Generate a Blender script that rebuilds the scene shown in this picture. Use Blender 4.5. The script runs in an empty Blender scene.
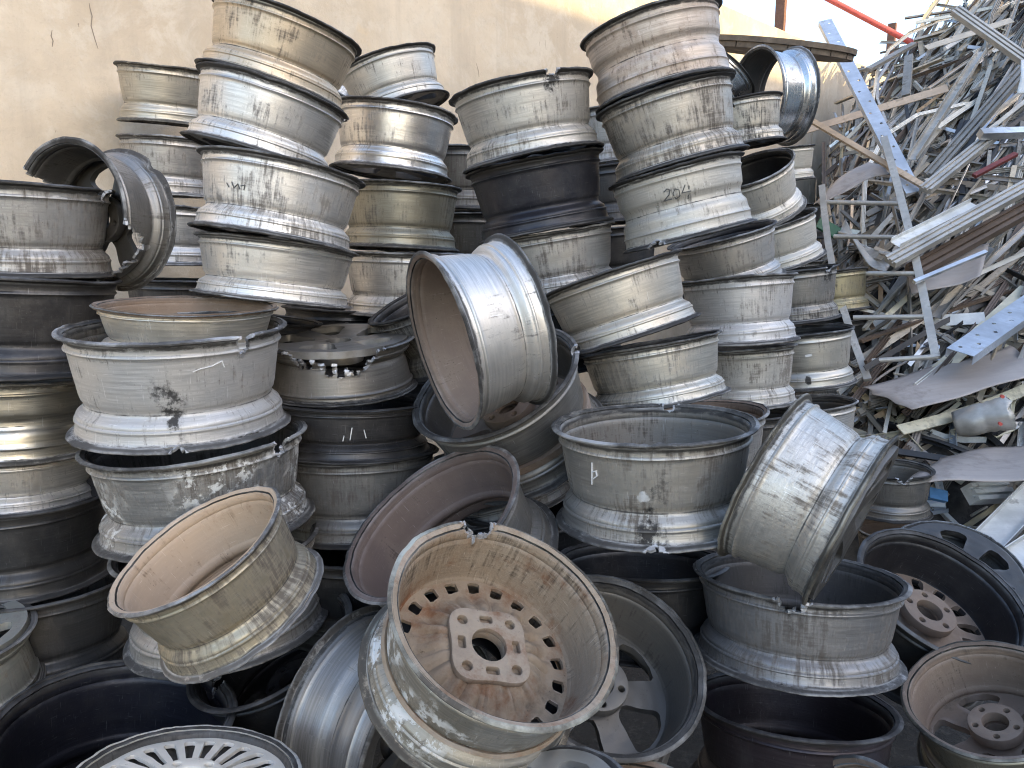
import bpy, bmesh, math, random
from mathutils import Vector, Matrix, noise
R = math.radians
PI = math.pi
rnd = random.Random(11)
scene = bpy.context.scene
COL = scene.collection

# ------------------------------------------------------------------ camera
FPX = 770.0
CX, CY = 512.0, 384.0
CAM = Vector((0.0, 0.0, 1.60))
PITCH = R(9.87)
cam_data = bpy.data.cameras.new('camera')
cam = bpy.data.objects.new('camera', cam_data)
COL.objects.link(cam)
cam_data.sensor_width = 36.0
cam_data.lens = 36.0 * FPX / 1024.0
cam_data.clip_start = 0.02
cam_data.clip_end = 2000
cam.location = CAM
cam.rotation_euler = (PI / 2 - PITCH, 0, 0)
scene.camera = cam
CAM_ROT = cam.rotation_euler.to_matrix()

def at(u, v, z):
    """World point seen at photo position (u, v) at depth z along the view axis."""
    return CAM + CAM_ROT @ Vector(((u - CX) / FPX * z, -(v - CY) / FPX * z, -z))

def project(p):
    q = CAM_ROT.transposed() @ (p - CAM)
    z = -q.z
    return CX + FPX * q.x / z, CY - FPX * q.y / z, z

# ------------------------------------------------------------------ helpers
def link(o, parent=None):
    COL.objects.link(o)
    if parent is not None:
        o.parent = parent
    return o

def tag(o, label=None, cat=None, group=None, kind=None):
    if label: o['label'] = label
    if cat: o['category'] = cat
    if group: o['group'] = group
    if kind: o['kind'] = kind
    return o

def empty(name, mat=None):
    o = bpy.data.objects.new(name, None)
    o.empty_display_size = 0.1
    link(o)
    if mat is not None:
        o.matrix_world = mat
    return o

def mesh_obj(name, verts, faces, mats, parent=None, smooth=True, sharp=None):
    me = bpy.data.meshes.new(name)
    me.from_pydata([tuple(v) for v in verts], [], faces)
    me.update()
    if smooth:
        me.shade_smooth()
        if sharp is not None:
            me.set_sharp_from_angle(angle=R(sharp))
    for m in (mats if isinstance(mats, (list, tuple)) else [mats]):
        me.materials.append(m)
    o = bpy.data.objects.new(name, me)
    return link(o, parent)

# ------------------------------------------------------------------ materials
class NT:
    def __init__(self, name):
        self.m = bpy.data.materials.new(name)
        self.m.use_nodes = True
        self.t = self.m.node_tree
        self.bsdf = self.t.nodes['Principled BSDF']
    def n(self, typ, **kw):
        nd = self.t.nodes.new(typ)
        for k, v in kw.items():
            if k.startswith('i_'):
                nd.inputs[k[2:].replace('_', ' ')].default_value = v
            else:
                setattr(nd, k, v)
        return nd
    def l(self, a, b):
        self.t.links.new(a, b)
    def math(self, op, a, b=None, clamp=False):
        nd = self.t.nodes.new('ShaderNodeMath')
        nd.operation = op
        nd.use_clamp = clamp
        for i, x in enumerate((a, b)):
            if x is None: continue
            if isinstance(x, (int, float)): nd.inputs[i].default_value = x
            else: self.l(x, nd.inputs[i])
        return nd.outputs[0]
    def ramp(self, fac, lo, hi, a=0.0, b=1.0):
        nd = self.t.nodes.new('ShaderNodeMapRange')
        nd.inputs['From Min'].default_value = lo
        nd.inputs['From Max'].default_value = hi
        nd.inputs['To Min'].default_value = a
        nd.inputs['To Max'].default_value = b
        nd.interpolation_type = 'SMOOTHSTEP'
        self.l(fac, nd.inputs['Value'])
        return nd.outputs['Result']
    def mix(self, fac, a, b, blend='MIX'):
        nd = self.t.nodes.new('ShaderNodeMix')
        nd.data_type = 'RGBA'
        nd.blend_type = blend
        nd.clamp_factor = True
        for s, x in ((nd.inputs['Factor'], fac), (nd.inputs[6], a), (nd.inputs[7], b)):
            if isinstance(x, (int, float)): s.default_value = x
            elif isinstance(x, (tuple, list)): s.default_value = tuple(x) + (1.0,) if len(x) == 3 else x
            else: self.l(x, s)
        return nd.outputs[2]
    def noise(self, vec, scale, detail=4, rough=0.55, dist=0.0):
        nd = self.n('ShaderNodeTexNoise')
        nd.inputs['Scale'].default_value = scale
        nd.inputs['Detail'].default_value = detail
        nd.inputs['Roughness'].default_value = rough
        nd.inputs['Distortion'].default_value = dist
        self.l(vec, nd.inputs['Vector'])
        return nd.outputs['Fac']
    def mapping(self, vec, scale=(1, 1, 1), loc=None):
        nd = self.n('ShaderNodeMapping')
        nd.inputs['Scale'].default_value = scale
        self.l(vec, nd.inputs['Vector'])
        if loc is not None:
            self.l(loc, nd.inputs['Location'])
        return nd.outputs['Vector']
    def seeded(self, out='Object'):
        tc = self.n('ShaderNodeTexCoord')
        oi = self.n('ShaderNodeObjectInfo')
        mul = self.n('ShaderNodeVectorMath', operation='SCALE')
        cmb = self.n('ShaderNodeCombineXYZ')
        self.l(oi.outputs['Random'], cmb.inputs[0]); self.l(oi.outputs['Random'], cmb.inputs[1]); self.l(oi.outputs['Random'], cmb.inputs[2])
        self.l(cmb.outputs[0], mul.inputs[0]); mul.inputs['Scale'].default_value = 37.0
        add = self.n('ShaderNodeVectorMath', operation='ADD')
        self.l(tc.outputs[out], add.inputs[0]); self.l(mul.outputs[0], add.inputs[1])
        return add.outputs[0], oi, tc

_mats = {}
def metal(name, base, metallic=0.85, rough=0.42, grime=0.4, grime_col=(0.07, 0.055, 0.042), spots=0.25,
          dust=0.2, dust_col=(0.42, 0.395, 0.36), corr=0.0, rust=0.0, bump=0.25, rubber=0.9, wear=0.65, streaky=1.0):
    """Worn wheel metal: brushed streaks round the barrel, blotchy grime, dust, stains, burnt and molten edges."""
    if name in _mats: return _mats[name]
    N = NT(name)
    vec, oi, tc = N.seeded('Object')
    uv = tc.outputs['UV']
    uvo = N.n('ShaderNodeVectorMath', operation='ADD')
    cmb = N.n('ShaderNodeCombineXYZ')
    N.l(oi.outputs['Random'], cmb.inputs[0]); N.l(oi.outputs['Random'], cmb.inputs[1])
    sc_ = N.n('ShaderNodeVectorMath', operation='SCALE'); N.l(cmb.outputs[0], sc_.inputs[0]); sc_.inputs['Scale'].default_value = 61.0
    N.l(uv, uvo.inputs[0]); N.l(sc_.outputs[0], uvo.inputs[1]); uv = uvo.outputs[0]
    streak = N.noise(N.mapping(uv, (2.2, 70, 1)), 1.0, 4, 0.65)            # round the barrel
    run = N.noise(N.mapping(uv, (34, 3.6, 1)), 1.0, 4, 0.66)                # runs along the axis
    big = N.noise(vec, 5.5, 4, 0.62)
    mid = N.noise(vec, 19.0, 5, 0.70)
    fine = N.noise(vec, 95.0, 4, 0.72)
    col = N.mix(N.ramp(streak, 0.33, 0.7), tuple(c * (1 - 0.28 * streaky) for c in base), tuple(min(1, c * (1 + 0.14 * streaky)) for c in base))
    col = N.mix(N.ramp(big, 0.3, 0.75), col, tuple(min(1, c * k) for c, k in zip(base, (1.03, 0.99, 0.93))))
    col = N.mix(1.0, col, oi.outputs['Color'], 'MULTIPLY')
    # dust film
    dm = N.math('MULTIPLY', N.ramp(N.math('ADD', mid, N.math('MULTIPLY', big, 0.7)), 0.72, 1.15), dust, True)
    col = N.mix(dm, col, dust_col)
    # grime blotches broken up by runs and streaks
    g = N.math('ADD', N.math('MULTIPLY', big, 0.34), N.math('MULTIPLY', mid, 0.40))
    g = N.math('ADD', g, N.math('MULTIPLY', run, 0.46))
    g = N.math('ADD', g, N.math('MULTIPLY', streak, 0.20))
    g = N.math('ADD', g, N.math('MULTIPLY', N.math('SUBTRACT', oi.outputs['Random'], 0.5), 0.10))
    gm = N.math('MULTIPLY', N.ramp(g, 0.81 - 0.16 * grime, 0.91 - 0.09 * grime), 0.55 + 0.4 * grime, True)
    sp = N.math('MULTIPLY', N.ramp(fine, 0.63, 0.72), spots, True)
    spm = N.math('MULTIPLY', sp, N.ramp(mid, 0.4, 0.6), True)
    gm = N.math('MAXIMUM', gm, spm)
    col = N.mix(gm, col, grime_col)
    if rust > 0:
        rm = N.math('MULTIPLY', N.ramp(N.noise(vec, 9.0, 6, 0.72), 0.62 - 0.25 * rust, 0.72), min(1, 0.5 + rust), True)
        col = N.mix(rm, col, (0.16, 0.065, 0.026))
        gm = N.math('MAXIMUM', gm, rm)
    # flaking white corrosion
    if corr > 0:
        cn = N.noise(vec, 30.0, 6, 0.74)
        cm = N.math('MULTIPLY', N.ramp(cn, 0.60 - 0.12 * corr, 0.64 - 0.1 * corr), N.ramp(big, 0.40, 0.56), True)
        col = N.mix(cm, col, (0.62, 0.62, 0.60))
        gm = N.math('MAXIMUM', gm, N.math('MULTIPLY', cm, 0.8))
    vor = N.n('ShaderNodeTexVoronoi'); vor.inputs['Scale'].default_value = 120.0; N.l(vec, vor.inputs['Vector'])
    pit = N.math('MULTIPLY', N.ramp(N.math('ADD', vor.outputs['Distance'], N.math('MULTIPLY', fine, 0.5)), 0.42, 0.30), N.ramp(mid, 0.50, 0.66), True)
    col = N.mix(N.math('MULTIPLY', pit, 0.75), col, (0.03, 0.026, 0.022))
    gm = N.math('MAXIMUM', gm, N.math('MULTIPLY', pit, 0.7))
    # thin scratches
    scr = N.math('MAXIMUM', N.noise(N.mapping(uv, (9, 260, 1)), 1.0, 2, 0.5, 0.3), N.noise(N.mapping(uv, (150, 9, 1)), 1.0, 2, 0.5, 0.9))
    scm = N.math('MULTIPLY', N.ramp(scr, 0.68, 0.74), 0.55, True)
    col = N.mix(scm, col, tuple(min(1, c * 1.5 + 0.12) for c in base))
    soot = N.n('ShaderNodeAttribute', attribute_name='soot').outputs['Fac']
    sn = N.math('ADD', N.math('MULTIPLY', N.math('SUBTRACT', mid, 0.5), 4.5), N.math('MULTIPLY', N.math('SUBTRACT', N.noise(vec, 48.0, 4, 0.7), 0.5), 4.5))
    sm = N.ramp(N.math('ADD', soot, N.math('MULTIPLY', sn, soot)), 0.25, 0.8)
    col = N.mix(N.math('MULTIPLY', sm, 0.93), col, (0.012, 0.011, 0.011))
    gm = N.math('MAXIMUM', gm, N.math('MULTIPLY', sm, 0.8))
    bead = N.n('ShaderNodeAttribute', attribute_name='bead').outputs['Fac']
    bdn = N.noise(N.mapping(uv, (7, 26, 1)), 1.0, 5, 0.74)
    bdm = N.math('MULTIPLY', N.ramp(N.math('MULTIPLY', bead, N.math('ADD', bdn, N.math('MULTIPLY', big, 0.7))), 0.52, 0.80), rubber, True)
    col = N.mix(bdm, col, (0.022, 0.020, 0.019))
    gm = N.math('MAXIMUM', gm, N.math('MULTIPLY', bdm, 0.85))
    smu = N.n('ShaderNodeAttribute', attribute_name='smudge').outputs['Fac']
    smm = N.ramp(N.math('ADD', smu, N.math('MULTIPLY', sn, smu)), 0.5, 0.75)
    col = N.mix(N.math('MULTIPLY', smm, 0.8), col, (0.62, 0.62, 0.61))
    melt = N.n('ShaderNodeAttribute', attribute_name='melt').outputs['Fac']
    mm = N.ramp(N.math('ADD', melt, N.math('MULTIPLY', N.math('SUBTRACT', fine, 0.5), 0.9)), 0.42, 0.66)
    col = N.mix(mm, col, (0.50, 0.50, 0.51))
    geo = N.n('ShaderNodeNewGeometry')
    ew = N.math('MULTIPLY', N.ramp(geo.outputs['Pointiness'], 0.515, 0.58), N.ramp(N.math('ADD', big, N.math('MULTIPLY', mid, 0.5)), 0.66, 0.98), True)
    ew = N.math('MULTIPLY', ew, wear, True)
    col = N.mix(ew, col, tuple(min(0.70, c * 1.15 + 0.13) for c in base))
    gm = N.math('MULTIPLY', gm, N.math('SUBTRACT', 1.0, N.math('MULTIPLY', ew, 0.9)))
    N.l(col, N.bsdf.inputs['Base Color'])
    met = N.math('MULTIPLY', N.math('SUBTRACT', 1.0, N.math('MAXIMUM', N.math('MULTIPLY', gm, 0.95), N.math('MULTIPLY', dm, 0.8))), metallic, True)
    N.l(N.math('MAXIMUM', met, N.math('MULTIPLY', mm, 0.9)), N.bsdf.inputs['Metallic'])
    rg = N.math('ADD', N.math('ADD', rough - 0.1, N.math('MULTIPLY', streak, 0.14)), N.math('MULTIPLY', mid, 0.10))
    rg = N.math('ADD', rg, N.math('MULTIPLY', gm, 0.34))
    rg = N.math('ADD', rg, N.math('MULTIPLY', dm, 0.25), True)
    N.l(rg, N.bsdf.inputs['Roughness'])
    b1 = N.n('ShaderNodeBump'); b1.inputs['Strength'].default_value = bump; b1.inputs['Distance'].default_value = 0.0025
    h = N.math('ADD', N.math('MULTIPLY', mid, 1.2), N.math('MULTIPLY', fine, 0.55))
    h = N.math('ADD', h, N.math('MULTIPLY', streak, 0.35))
    h = N.math('ADD', h, N.math('MULTIPLY', melt, N.math('MULTIPLY', fine, 4.0)))
    N.l(h, b1.inputs['Height'])
    N.l(b1.outputs[0], N.bsdf.inputs['Normal'])
    _mats[name] = N.m
    return N.m

METALS = {
 'silver': lambda: metal('silver_wheel_metal', (0.674, 0.658, 0.633), 0.85, 0.45, 0.52, spots=0.3, dust=0.25),
 'pale':   lambda: metal('pale_wheel_paint', (0.631, 0.618, 0.596), 0.55, 0.50, 0.44, spots=0.3, dust=0.2),
 'bright': lambda: metal('bright_wheel_metal', (0.755, 0.740, 0.716), 0.95, 0.32, 0.47, spots=0.25, dust=0.15),
 'chrome': lambda: metal('polished_wheel_metal', (0.740, 0.740, 0.740), 1.0, 0.24, 0.34, spots=0.1, dust=0.1),
 'dull':   lambda: metal('dull_wheel_metal', (0.459, 0.446, 0.428), 0.8, 0.47, 0.77, spots=0.4, dust=0.2),
 'grey':   lambda: metal('grey_wheel_metal', (0.267, 0.264, 0.259), 0.75, 0.47, 0.72, spots=0.35, dust=0.18),
 'olive':  lambda: metal('olive_wheel_metal', (0.353, 0.328, 0.260), 0.75, 0.44, 0.82, spots=0.4, dust=0.2),
 'gold':   lambda: metal('tan_wheel_metal', (0.610, 0.524, 0.410), 0.8, 0.44, 0.62, spots=0.3, dust=0.3, dust_col=(0.36, 0.27, 0.18)),
 'orange': lambda: metal('orange_stained_wheel_metal', (0.537, 0.463, 0.397), 0.6, 0.52, 0.60, spots=0.35, dust=0.75, dust_col=(0.32, 0.225, 0.16)),
 'black':  lambda: metal('black_wheel_paint', (0.036, 0.037, 0.040), 0.5, 0.36, 0.52, grime_col=(0.03, 0.028, 0.026), spots=0.2, dust=0.22, dust_col=(0.12, 0.115, 0.11)),
 'dark':   lambda: metal('dark_wheel_metal', (0.074, 0.073, 0.073), 0.65, 0.40, 0.67, grime_col=(0.03, 0.027, 0.025), spots=0.3, dust=0.25, dust_col=(0.17, 0.16, 0.145)),
 'greasy': lambda: metal('greasy_wheel_metal', (0.404, 0.387, 0.360), 0.7, 0.44, 1.00, grime_col=(0.025, 0.02, 0.016), spots=0.6, dust=0.3),
 'flaky':  lambda: metal('corroded_wheel_metal', (0.342, 0.326, 0.292), 0.7, 0.47, 0.72, spots=0.5, dust=0.3, corr=0.8, bump=0.5),
 'mottled':lambda: metal('mottled_wheel_metal', (0.50, 0.485, 0.455), 0.75, 0.43, 0.62, grime_col=(0.075, 0.055, 0.036), spots=1.0, dust=0.35, bump=0.7),
 'cream':  lambda: metal('cream_wheel_paint', (0.78, 0.745, 0.67), 0.0, 0.45, 0.35, spots=0.6, dust=0.2, rubber=.3),
 'blue':   lambda: metal('bluish_wheel_metal', (0.536, 0.553, 0.581), 0.85, 0.42, 0.42, spots=0.2, dust=0.1),
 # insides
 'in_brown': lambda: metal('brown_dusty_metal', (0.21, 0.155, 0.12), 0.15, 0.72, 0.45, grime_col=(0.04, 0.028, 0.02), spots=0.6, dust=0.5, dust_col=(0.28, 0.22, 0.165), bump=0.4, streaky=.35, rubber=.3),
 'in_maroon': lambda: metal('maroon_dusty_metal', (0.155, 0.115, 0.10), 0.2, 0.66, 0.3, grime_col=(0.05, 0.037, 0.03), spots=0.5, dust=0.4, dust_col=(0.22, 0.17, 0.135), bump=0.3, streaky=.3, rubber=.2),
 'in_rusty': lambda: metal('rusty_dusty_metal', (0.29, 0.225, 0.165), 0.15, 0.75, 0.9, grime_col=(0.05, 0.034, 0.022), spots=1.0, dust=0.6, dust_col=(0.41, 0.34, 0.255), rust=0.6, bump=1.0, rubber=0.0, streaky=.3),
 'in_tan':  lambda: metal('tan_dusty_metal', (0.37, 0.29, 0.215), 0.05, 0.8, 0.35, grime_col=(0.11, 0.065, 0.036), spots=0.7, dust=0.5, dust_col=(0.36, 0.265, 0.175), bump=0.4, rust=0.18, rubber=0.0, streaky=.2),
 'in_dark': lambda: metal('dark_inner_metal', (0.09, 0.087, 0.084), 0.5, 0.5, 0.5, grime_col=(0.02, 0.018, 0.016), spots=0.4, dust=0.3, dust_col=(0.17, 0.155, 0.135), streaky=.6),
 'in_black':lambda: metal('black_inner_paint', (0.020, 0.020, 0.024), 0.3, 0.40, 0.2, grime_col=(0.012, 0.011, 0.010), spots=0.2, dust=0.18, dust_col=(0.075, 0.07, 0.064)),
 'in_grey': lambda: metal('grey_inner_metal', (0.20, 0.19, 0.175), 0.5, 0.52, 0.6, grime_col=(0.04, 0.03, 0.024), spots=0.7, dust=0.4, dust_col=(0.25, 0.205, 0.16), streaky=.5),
}
def M(k): return METALS[k]()

def simple(name, base, metallic=0.0, rough=0.6, var=0.25, scale=8.0, bump=0.2, dirt=0.3, dirt_col=(0.08, 0.065, 0.05)):
    if name in _mats: return _mats[name]
    N = NT(name)
    vec, oi, tc = N.seeded('Object')
    a = N.noise(vec, scale, 6, 0.62, 0.3); b = N.noise(vec, scale * 7, 5, 0.65)
    st = N.noise(N.mapping(vec, (1.5, 45, 45)), 1.0, 4, 0.6)
    col = N.mix(N.ramp(a, 0.3, 0.7), tuple(c * (1 - var) for c in base), tuple(min(1, c * (1 + var * 0.6)) for c in base))
    col = N.mix(N.math('MULTIPLY', N.ramp(st, 0.35, 0.7), 0.35), col, tuple(c * 0.7 for c in base))
    col = N.mix(1.0, col, oi.outputs['Color'], 'MULTIPLY')
    d = N.math('MULTIPLY', N.ramp(N.math('ADD', a, N.math('MULTIPLY', b, 0.6)), 0.86, 1.08), dirt * 2.0, True)
    col = N.mix(d, col, dirt_col)
    N.l(col, N.bsdf.inputs['Base Color'])
    N.l(N.math('MULTIPLY', N.math('SUBTRACT', 1.0, d), metallic), N.bsdf.inputs['Metallic'])
    N.l(N.math('ADD', N.math('ADD', rough - 0.06, N.math('MULTIPLY', b, 0.12)), N.math('MULTIPLY', d, 0.2), True), N.bsdf.inputs['Roughness'])
    bp = N.n('ShaderNodeBump'); bp.inputs['Strength'].default_value = bump; bp.inputs['Distance'].default_value = 0.002
    N.l(N.math('ADD', N.math('MULTIPLY', a, 1.5), b), bp.inputs['Height']); N.l(bp.outputs[0], N.bsdf.inputs['Normal'])
    _mats[name] = N.m
    return N.m

# ------------------------------------------------------------------ wheel building
PROFILE = [  # t along the axis (0 = back rim, 1 = front rim), r in units of the rim radius: outer skin
 (0.000, 0.962), (0.004, 0.988), (0.016, 1.000), (0.030, 0.996), (0.036, 0.980), (0.042, 0.955), (0.052, 0.938),
 (0.075, 0.926), (0.110, 0.920), (0.128, 0.921), (0.140, 0.934), (0.153, 0.936), (0.166, 0.918), (0.185, 0.908),
 (0.25, 0.900), (0.33, 0.890), (0.41, 0.878), (0.49, 0.866), (0.57, 0.855), (0.625, 0.842), (0.655, 0.822), (0.68, 0.818),
 (0.705, 0.828), (0.735, 0.858), (0.762, 0.888), (0.785, 0.898), (0.80, 0.897), (0.812, 0.912), (0.825, 0.914), (0.84, 0.904),
 (0.88, 0.908), (0.925, 0.916), (0.942, 0.930), (0.952, 0.952), (0.960, 0.972), (0.972, 0.988), (0.985, 0.990), (0.996, 0.978), (1.0, 0.955)]
PROFILE_B = [  # well in the middle, long shallow barrel on both sides
 (0.000, 0.962), (0.004, 0.988), (0.016, 1.000), (0.030, 0.996), (0.036, 0.980), (0.042, 0.955), (0.052, 0.938),
 (0.075, 0.930), (0.110, 0.926), (0.128, 0.926), (0.140, 0.938), (0.153, 0.938), (0.166, 0.924), (0.185, 0.916),
 (0.25, 0.910), (0.33, 0.905), (0.40, 0.895), (0.44, 0.870), (0.48, 0.852), (0.54, 0.85), (0.58, 0.862), (0.61, 0.885),
 (0.635, 0.900), (0.66, 0.906), (0.69, 0.908), (0.72, 0.91), (0.75, 0.912), (0.79, 0.925), (0.805, 0.936), (0.82, 0.922),
 (0.88, 0.920), (0.925, 0.926), (0.942, 0.938), (0.952, 0.956), (0.960, 0.976), (0.972, 0.990), (0.985, 0.992), (0.996, 0.980), (1.0, 0.958)]
I0 = 6      # last row of the back flange
I1 = 32     # first row of the front flange

def refine(rows, k):
    out = []
    for a, b in zip(rows[:-1], rows[1:]):
        nk = k if (b[0] - a[0]) > 0.03 else 1
        for i in range(nk):
            f = i / nk
            out.append((a[0] + (b[0] - a[0]) * f, a[1] + (b[1] - a[1]) * f))
    out.append(rows[-1])
    return out

finish = []   # (object, thickness) to solidify at the end

class WheelShape:
    def __init__(self, D, W, segs, seed, prof, notches, dents, taper):
        self.R, self.W, self.segs = D / 2, W, segs
        self.rg = random.Random(seed)
        self.notches, self.dents = notches, dents
        self.ph = [self.rg.uniform(0, 2 * PI) for _ in range(6)]
        self.oval = self.rg.uniform(0.001, 0.005)
        self.wob = self.rg.uniform(0.0008, 0.003)
        self.prof = prof
        self.taper = taper
        self.well = min(prof, key=lambda q: q[1])[0]
        self.seed = seed
    def point(self, t, r, th):
        rr = r * self.R
        rr *= 1 + self.oval * math.sin(2 * th + self.ph[0]) + 0.0025 * math.sin(5 * th + self.ph[1])
        z = t * self.W
        e0 = max(0.0, 1 - t / 0.12); e1 = max(0.0, 1 - (1 - t) / 0.12)
        z += self.wob * (e0 * math.sin(3 * th + self.ph[2]) + e1 * math.sin(2 * th + self.ph[3]))
        if e0 or e1:
            nz = noise.noise(Vector((math.cos(th) * 5 + self.seed, math.sin(th) * 5, t * 3))) + 0.5 * noise.noise(Vector((math.cos(th) * 17 + self.seed, math.sin(th) * 17, t * 3)))
            rr -= 0.0016 * max(e0, e1) * nz
            z += 0.0016 * (e0 - e1) * nz
        for (thd, half, depth, end) in self.dents:
            d = (th - thd + PI) % (2 * PI) - PI
            k = math.exp(-(d / half) ** 2)
            tt = t if end == 0 else 1 - t
            k *= math.exp(-(tt / 0.16) ** 2)
            rr -= depth * k
            z += (depth * 0.5 * k) * (1 if end == 0 else -1)
        return Vector((rr * math.cos(th), rr * math.sin(th), z))
    def notch_depth(self, th, n):
        thn, half, depth, end = n[:4]
        d = (th - thn + PI) % (2 * PI) - PI
        x = abs(d) / half
        if x > 1: return 0.0
        jag = 0.72 + 0.45 * noise.noise(Vector((th * 23, self.seed * 1.7, end * 5))) + 0.35 * noise.noise(Vector((th * 71, self.seed * 1.7, end * 5)))
        return depth * (1 - x ** 3) * jag
    def build(self, name, i0, i1, mats, parent, thick, th_holes=None):
        rows = refine(self.prof[i0:i1 + 1], 3)
        S = self.segs
        verts, faces, uvs, melt, soot = [], [], [], [], []
        ts = [t for t, r in rows]
        for (t, r) in rows:
            for s in range(S):
                th = 2 * PI * s / S
                verts.append(self.point(t, r, th))
        for i in range(len(rows) - 1):
            tm = (rows[i][0] + rows[i + 1][0]) / 2
            for s in range(S):
                th = 2 * PI * (s + 0.5) / S
                cut = False
                for n in self.notches:
                    tt = tm if n[3] == 0 else 1 - tm
                    if tt < self.notch_depth(th, n): cut = True
                if cut: continue
                s2 = (s + 1) % S
                faces.append((i * S + s, i * S + s2, (i + 1) * S + s2, (i + 1) * S + s))
        if self.notches:
            cnt = {}
            for f in faces:
                for a_, b_ in zip(f, f[1:] + f[:1]):
                    k_ = (min(a_, b_), max(a_, b_)); cnt[k_] = cnt.get(k_, 0) + 1
            torn = {q for k_, c_ in cnt.items() if c_ == 1 for q in k_}
            last = (len(rows) - 1) * S
            for q in torn:
                if q < S or q >= last:
                    if not any(self.notch_depth(2 * PI * (q % S) / S + e_ * 2 * PI / S, n) > 0 for n in self.notches for e_ in (-1, 0, 1)): continue
                v = verts[q]; rad = Vector((v.x, v.y, 0)).normalized(); tan = Vector((-rad.y, rad.x, 0))
                verts[q] = v + tan * self.rg.uniform(-.0022, .0022) + Vector((0, 0, self.rg.uniform(-.0022, .0022))) + rad * self.rg.uniform(-.001, .003)
        me = bpy.data.meshes.new(name)
        used = sorted({k for f in faces for k in f})
        remap = {k: j for j, k in enumerate(used)}
        me.from_pydata([tuple(verts[k]) for k in used], [], [tuple(remap[k] for k in f) for f in faces])
        me.update()
        uvl = me.uv_layers.new(name='UVMap')
        fi = 0
        for p, f in zip(me.polygons, faces):
            for li, k in zip(p.loop_indices, f):
                s = k % S; i = k // S
                if s == 0 and (f[0] % S) == S - 1: s = S
                uvl.data[li].uv = (2 * PI * s / S * self.R * 3, ts[i] * self.W * 3)
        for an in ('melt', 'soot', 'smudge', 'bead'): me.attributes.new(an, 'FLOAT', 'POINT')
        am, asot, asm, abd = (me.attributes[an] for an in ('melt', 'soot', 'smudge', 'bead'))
        for j, k in enumerate(used):
            th = 2 * PI * (k % S) / S; t = ts[k // S]
            mv = 0.0; sv = 0.0; wv = 0.0
            for n in self.notches:
                d = abs((th - n[0] + PI) % (2 * PI) - PI) * self.R
                tt = (t if n[3] == 0 else 1 - t) * self.W
                dn_ = self.notch_depth(th, n) * self.W
                dd = (tt - dn_) if dn_ > 0 else math.hypot(d - n[1] * self.R, tt)
                mv = max(mv, math.exp(-(max(0, dd) / 0.006) ** 2))
                st_ = n[4] if len(n) > 4 else 0.5
                sv = max(sv, st_ * math.exp(-(max(0, d - n[1] * self.R * 0.5) / 0.022) ** 2) * math.exp(-(tt / (0.075)) ** 2))
            for (ths, tc_, rs, amt) in self.soots:
                d = abs((th - ths + PI) % (2 * PI) - PI) * self.R
                g_ = abs(amt) * math.exp(-((d / rs) ** 2 + ((t - tc_) * self.W / (rs * 1.3)) ** 2))
                if amt > 0: sv = max(sv, g_)
                else: wv = max(wv, g_)
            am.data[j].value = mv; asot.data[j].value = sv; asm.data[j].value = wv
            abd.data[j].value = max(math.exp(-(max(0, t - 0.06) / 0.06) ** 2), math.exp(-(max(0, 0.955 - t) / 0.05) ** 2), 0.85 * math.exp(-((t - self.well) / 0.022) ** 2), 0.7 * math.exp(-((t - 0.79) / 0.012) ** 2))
        for m in mats: me.materials.append(m)
        me.shade_smooth()
        o = bpy.data.objects.new(name, me)
        link(o, parent)
        finish.append((o, thick))
        return o

def disc_mesh(name, mats, parent, Rr, z0, n, r_bore, r1, r2, r_out, s_in, s_out, dish, thick, rows=26, kw=6, ks=5, seed=0, ribs=0.0, phase=0.0, fillet=0.3, sub=None):
    """Spoked wheel disc: n windows between radii r1 and r2; z rises by dish(r) from z0."""
    rs = []
    for i in range(rows + 1):
        rs.append(r_bore + (r_out - r_bore) * i / rows)
    # put rows exactly on window edges
    for e in (r1, r2):
        k = min(range(len(rs)), key=lambda q: abs(rs[q] - e)); rs[k] = e
    sect = 2 * PI / n
    cols = []
    for a in range(n):
        for j in range(ks): cols.append((a, 's', j / ks))
        for j in range(kw): cols.append((a, 'w', j / kw))
    C = len(cols)
    verts, faces = [], []
    for r in rs:
        f = min(1, max(0, (r - r1) / (r2 - r1)))
        frac = s_in + (s_out - s_in) * f
        if r1 <= r <= r2:
            x = min(f, 1 - f) / fillet
            if x < 1:
                frac = frac + (1 - frac) * 0.55 * (1 - math.sqrt(max(0, 1 - (1 - x) ** 2)))
        hs = frac * sect / 2
        for (a, k, j) in cols:
            c = a * sect + phase
            if k == 's': th = c - hs + 2 * hs * j
            else: th = c + hs + (sect - 2 * hs) * j
            z = z0 + dish(r) + (ribs * (math.sin(th * n * 1.0) + 1.3 * noise.noise(Vector((math.cos(th) * 7, math.sin(th) * 7, r * 2))) + 0.8 * noise.noise(Vector((math.cos(th) * 19, math.sin(th) * 19, r * 3)))) * math.exp(-((r - (r1 * 0.75)) / 0.15) ** 2) if ribs else 0.0)
            z += 0.002 * noise.noise(Vector((r * 9, math.cos(th) * 4, math.sin(th) * 4 + seed)))
            verts.append((r * Rr * math.cos(th), r * Rr * math.sin(th), z))
    for i in range(len(rs) - 1):
        rm = (rs[i] + rs[i + 1]) / 2
        for s in range(C):
            if cols[s][1] == 'w' and r1 < rm < r2: continue
            s2 = (s + 1) % C
            faces.append((i * C + s, i * C + s2, (i + 1) * C + s2, (i + 1) * C + s))
    o = mesh_obj(name, verts, faces, mats, parent)
    finish.append((o, thick))
    return o

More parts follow.
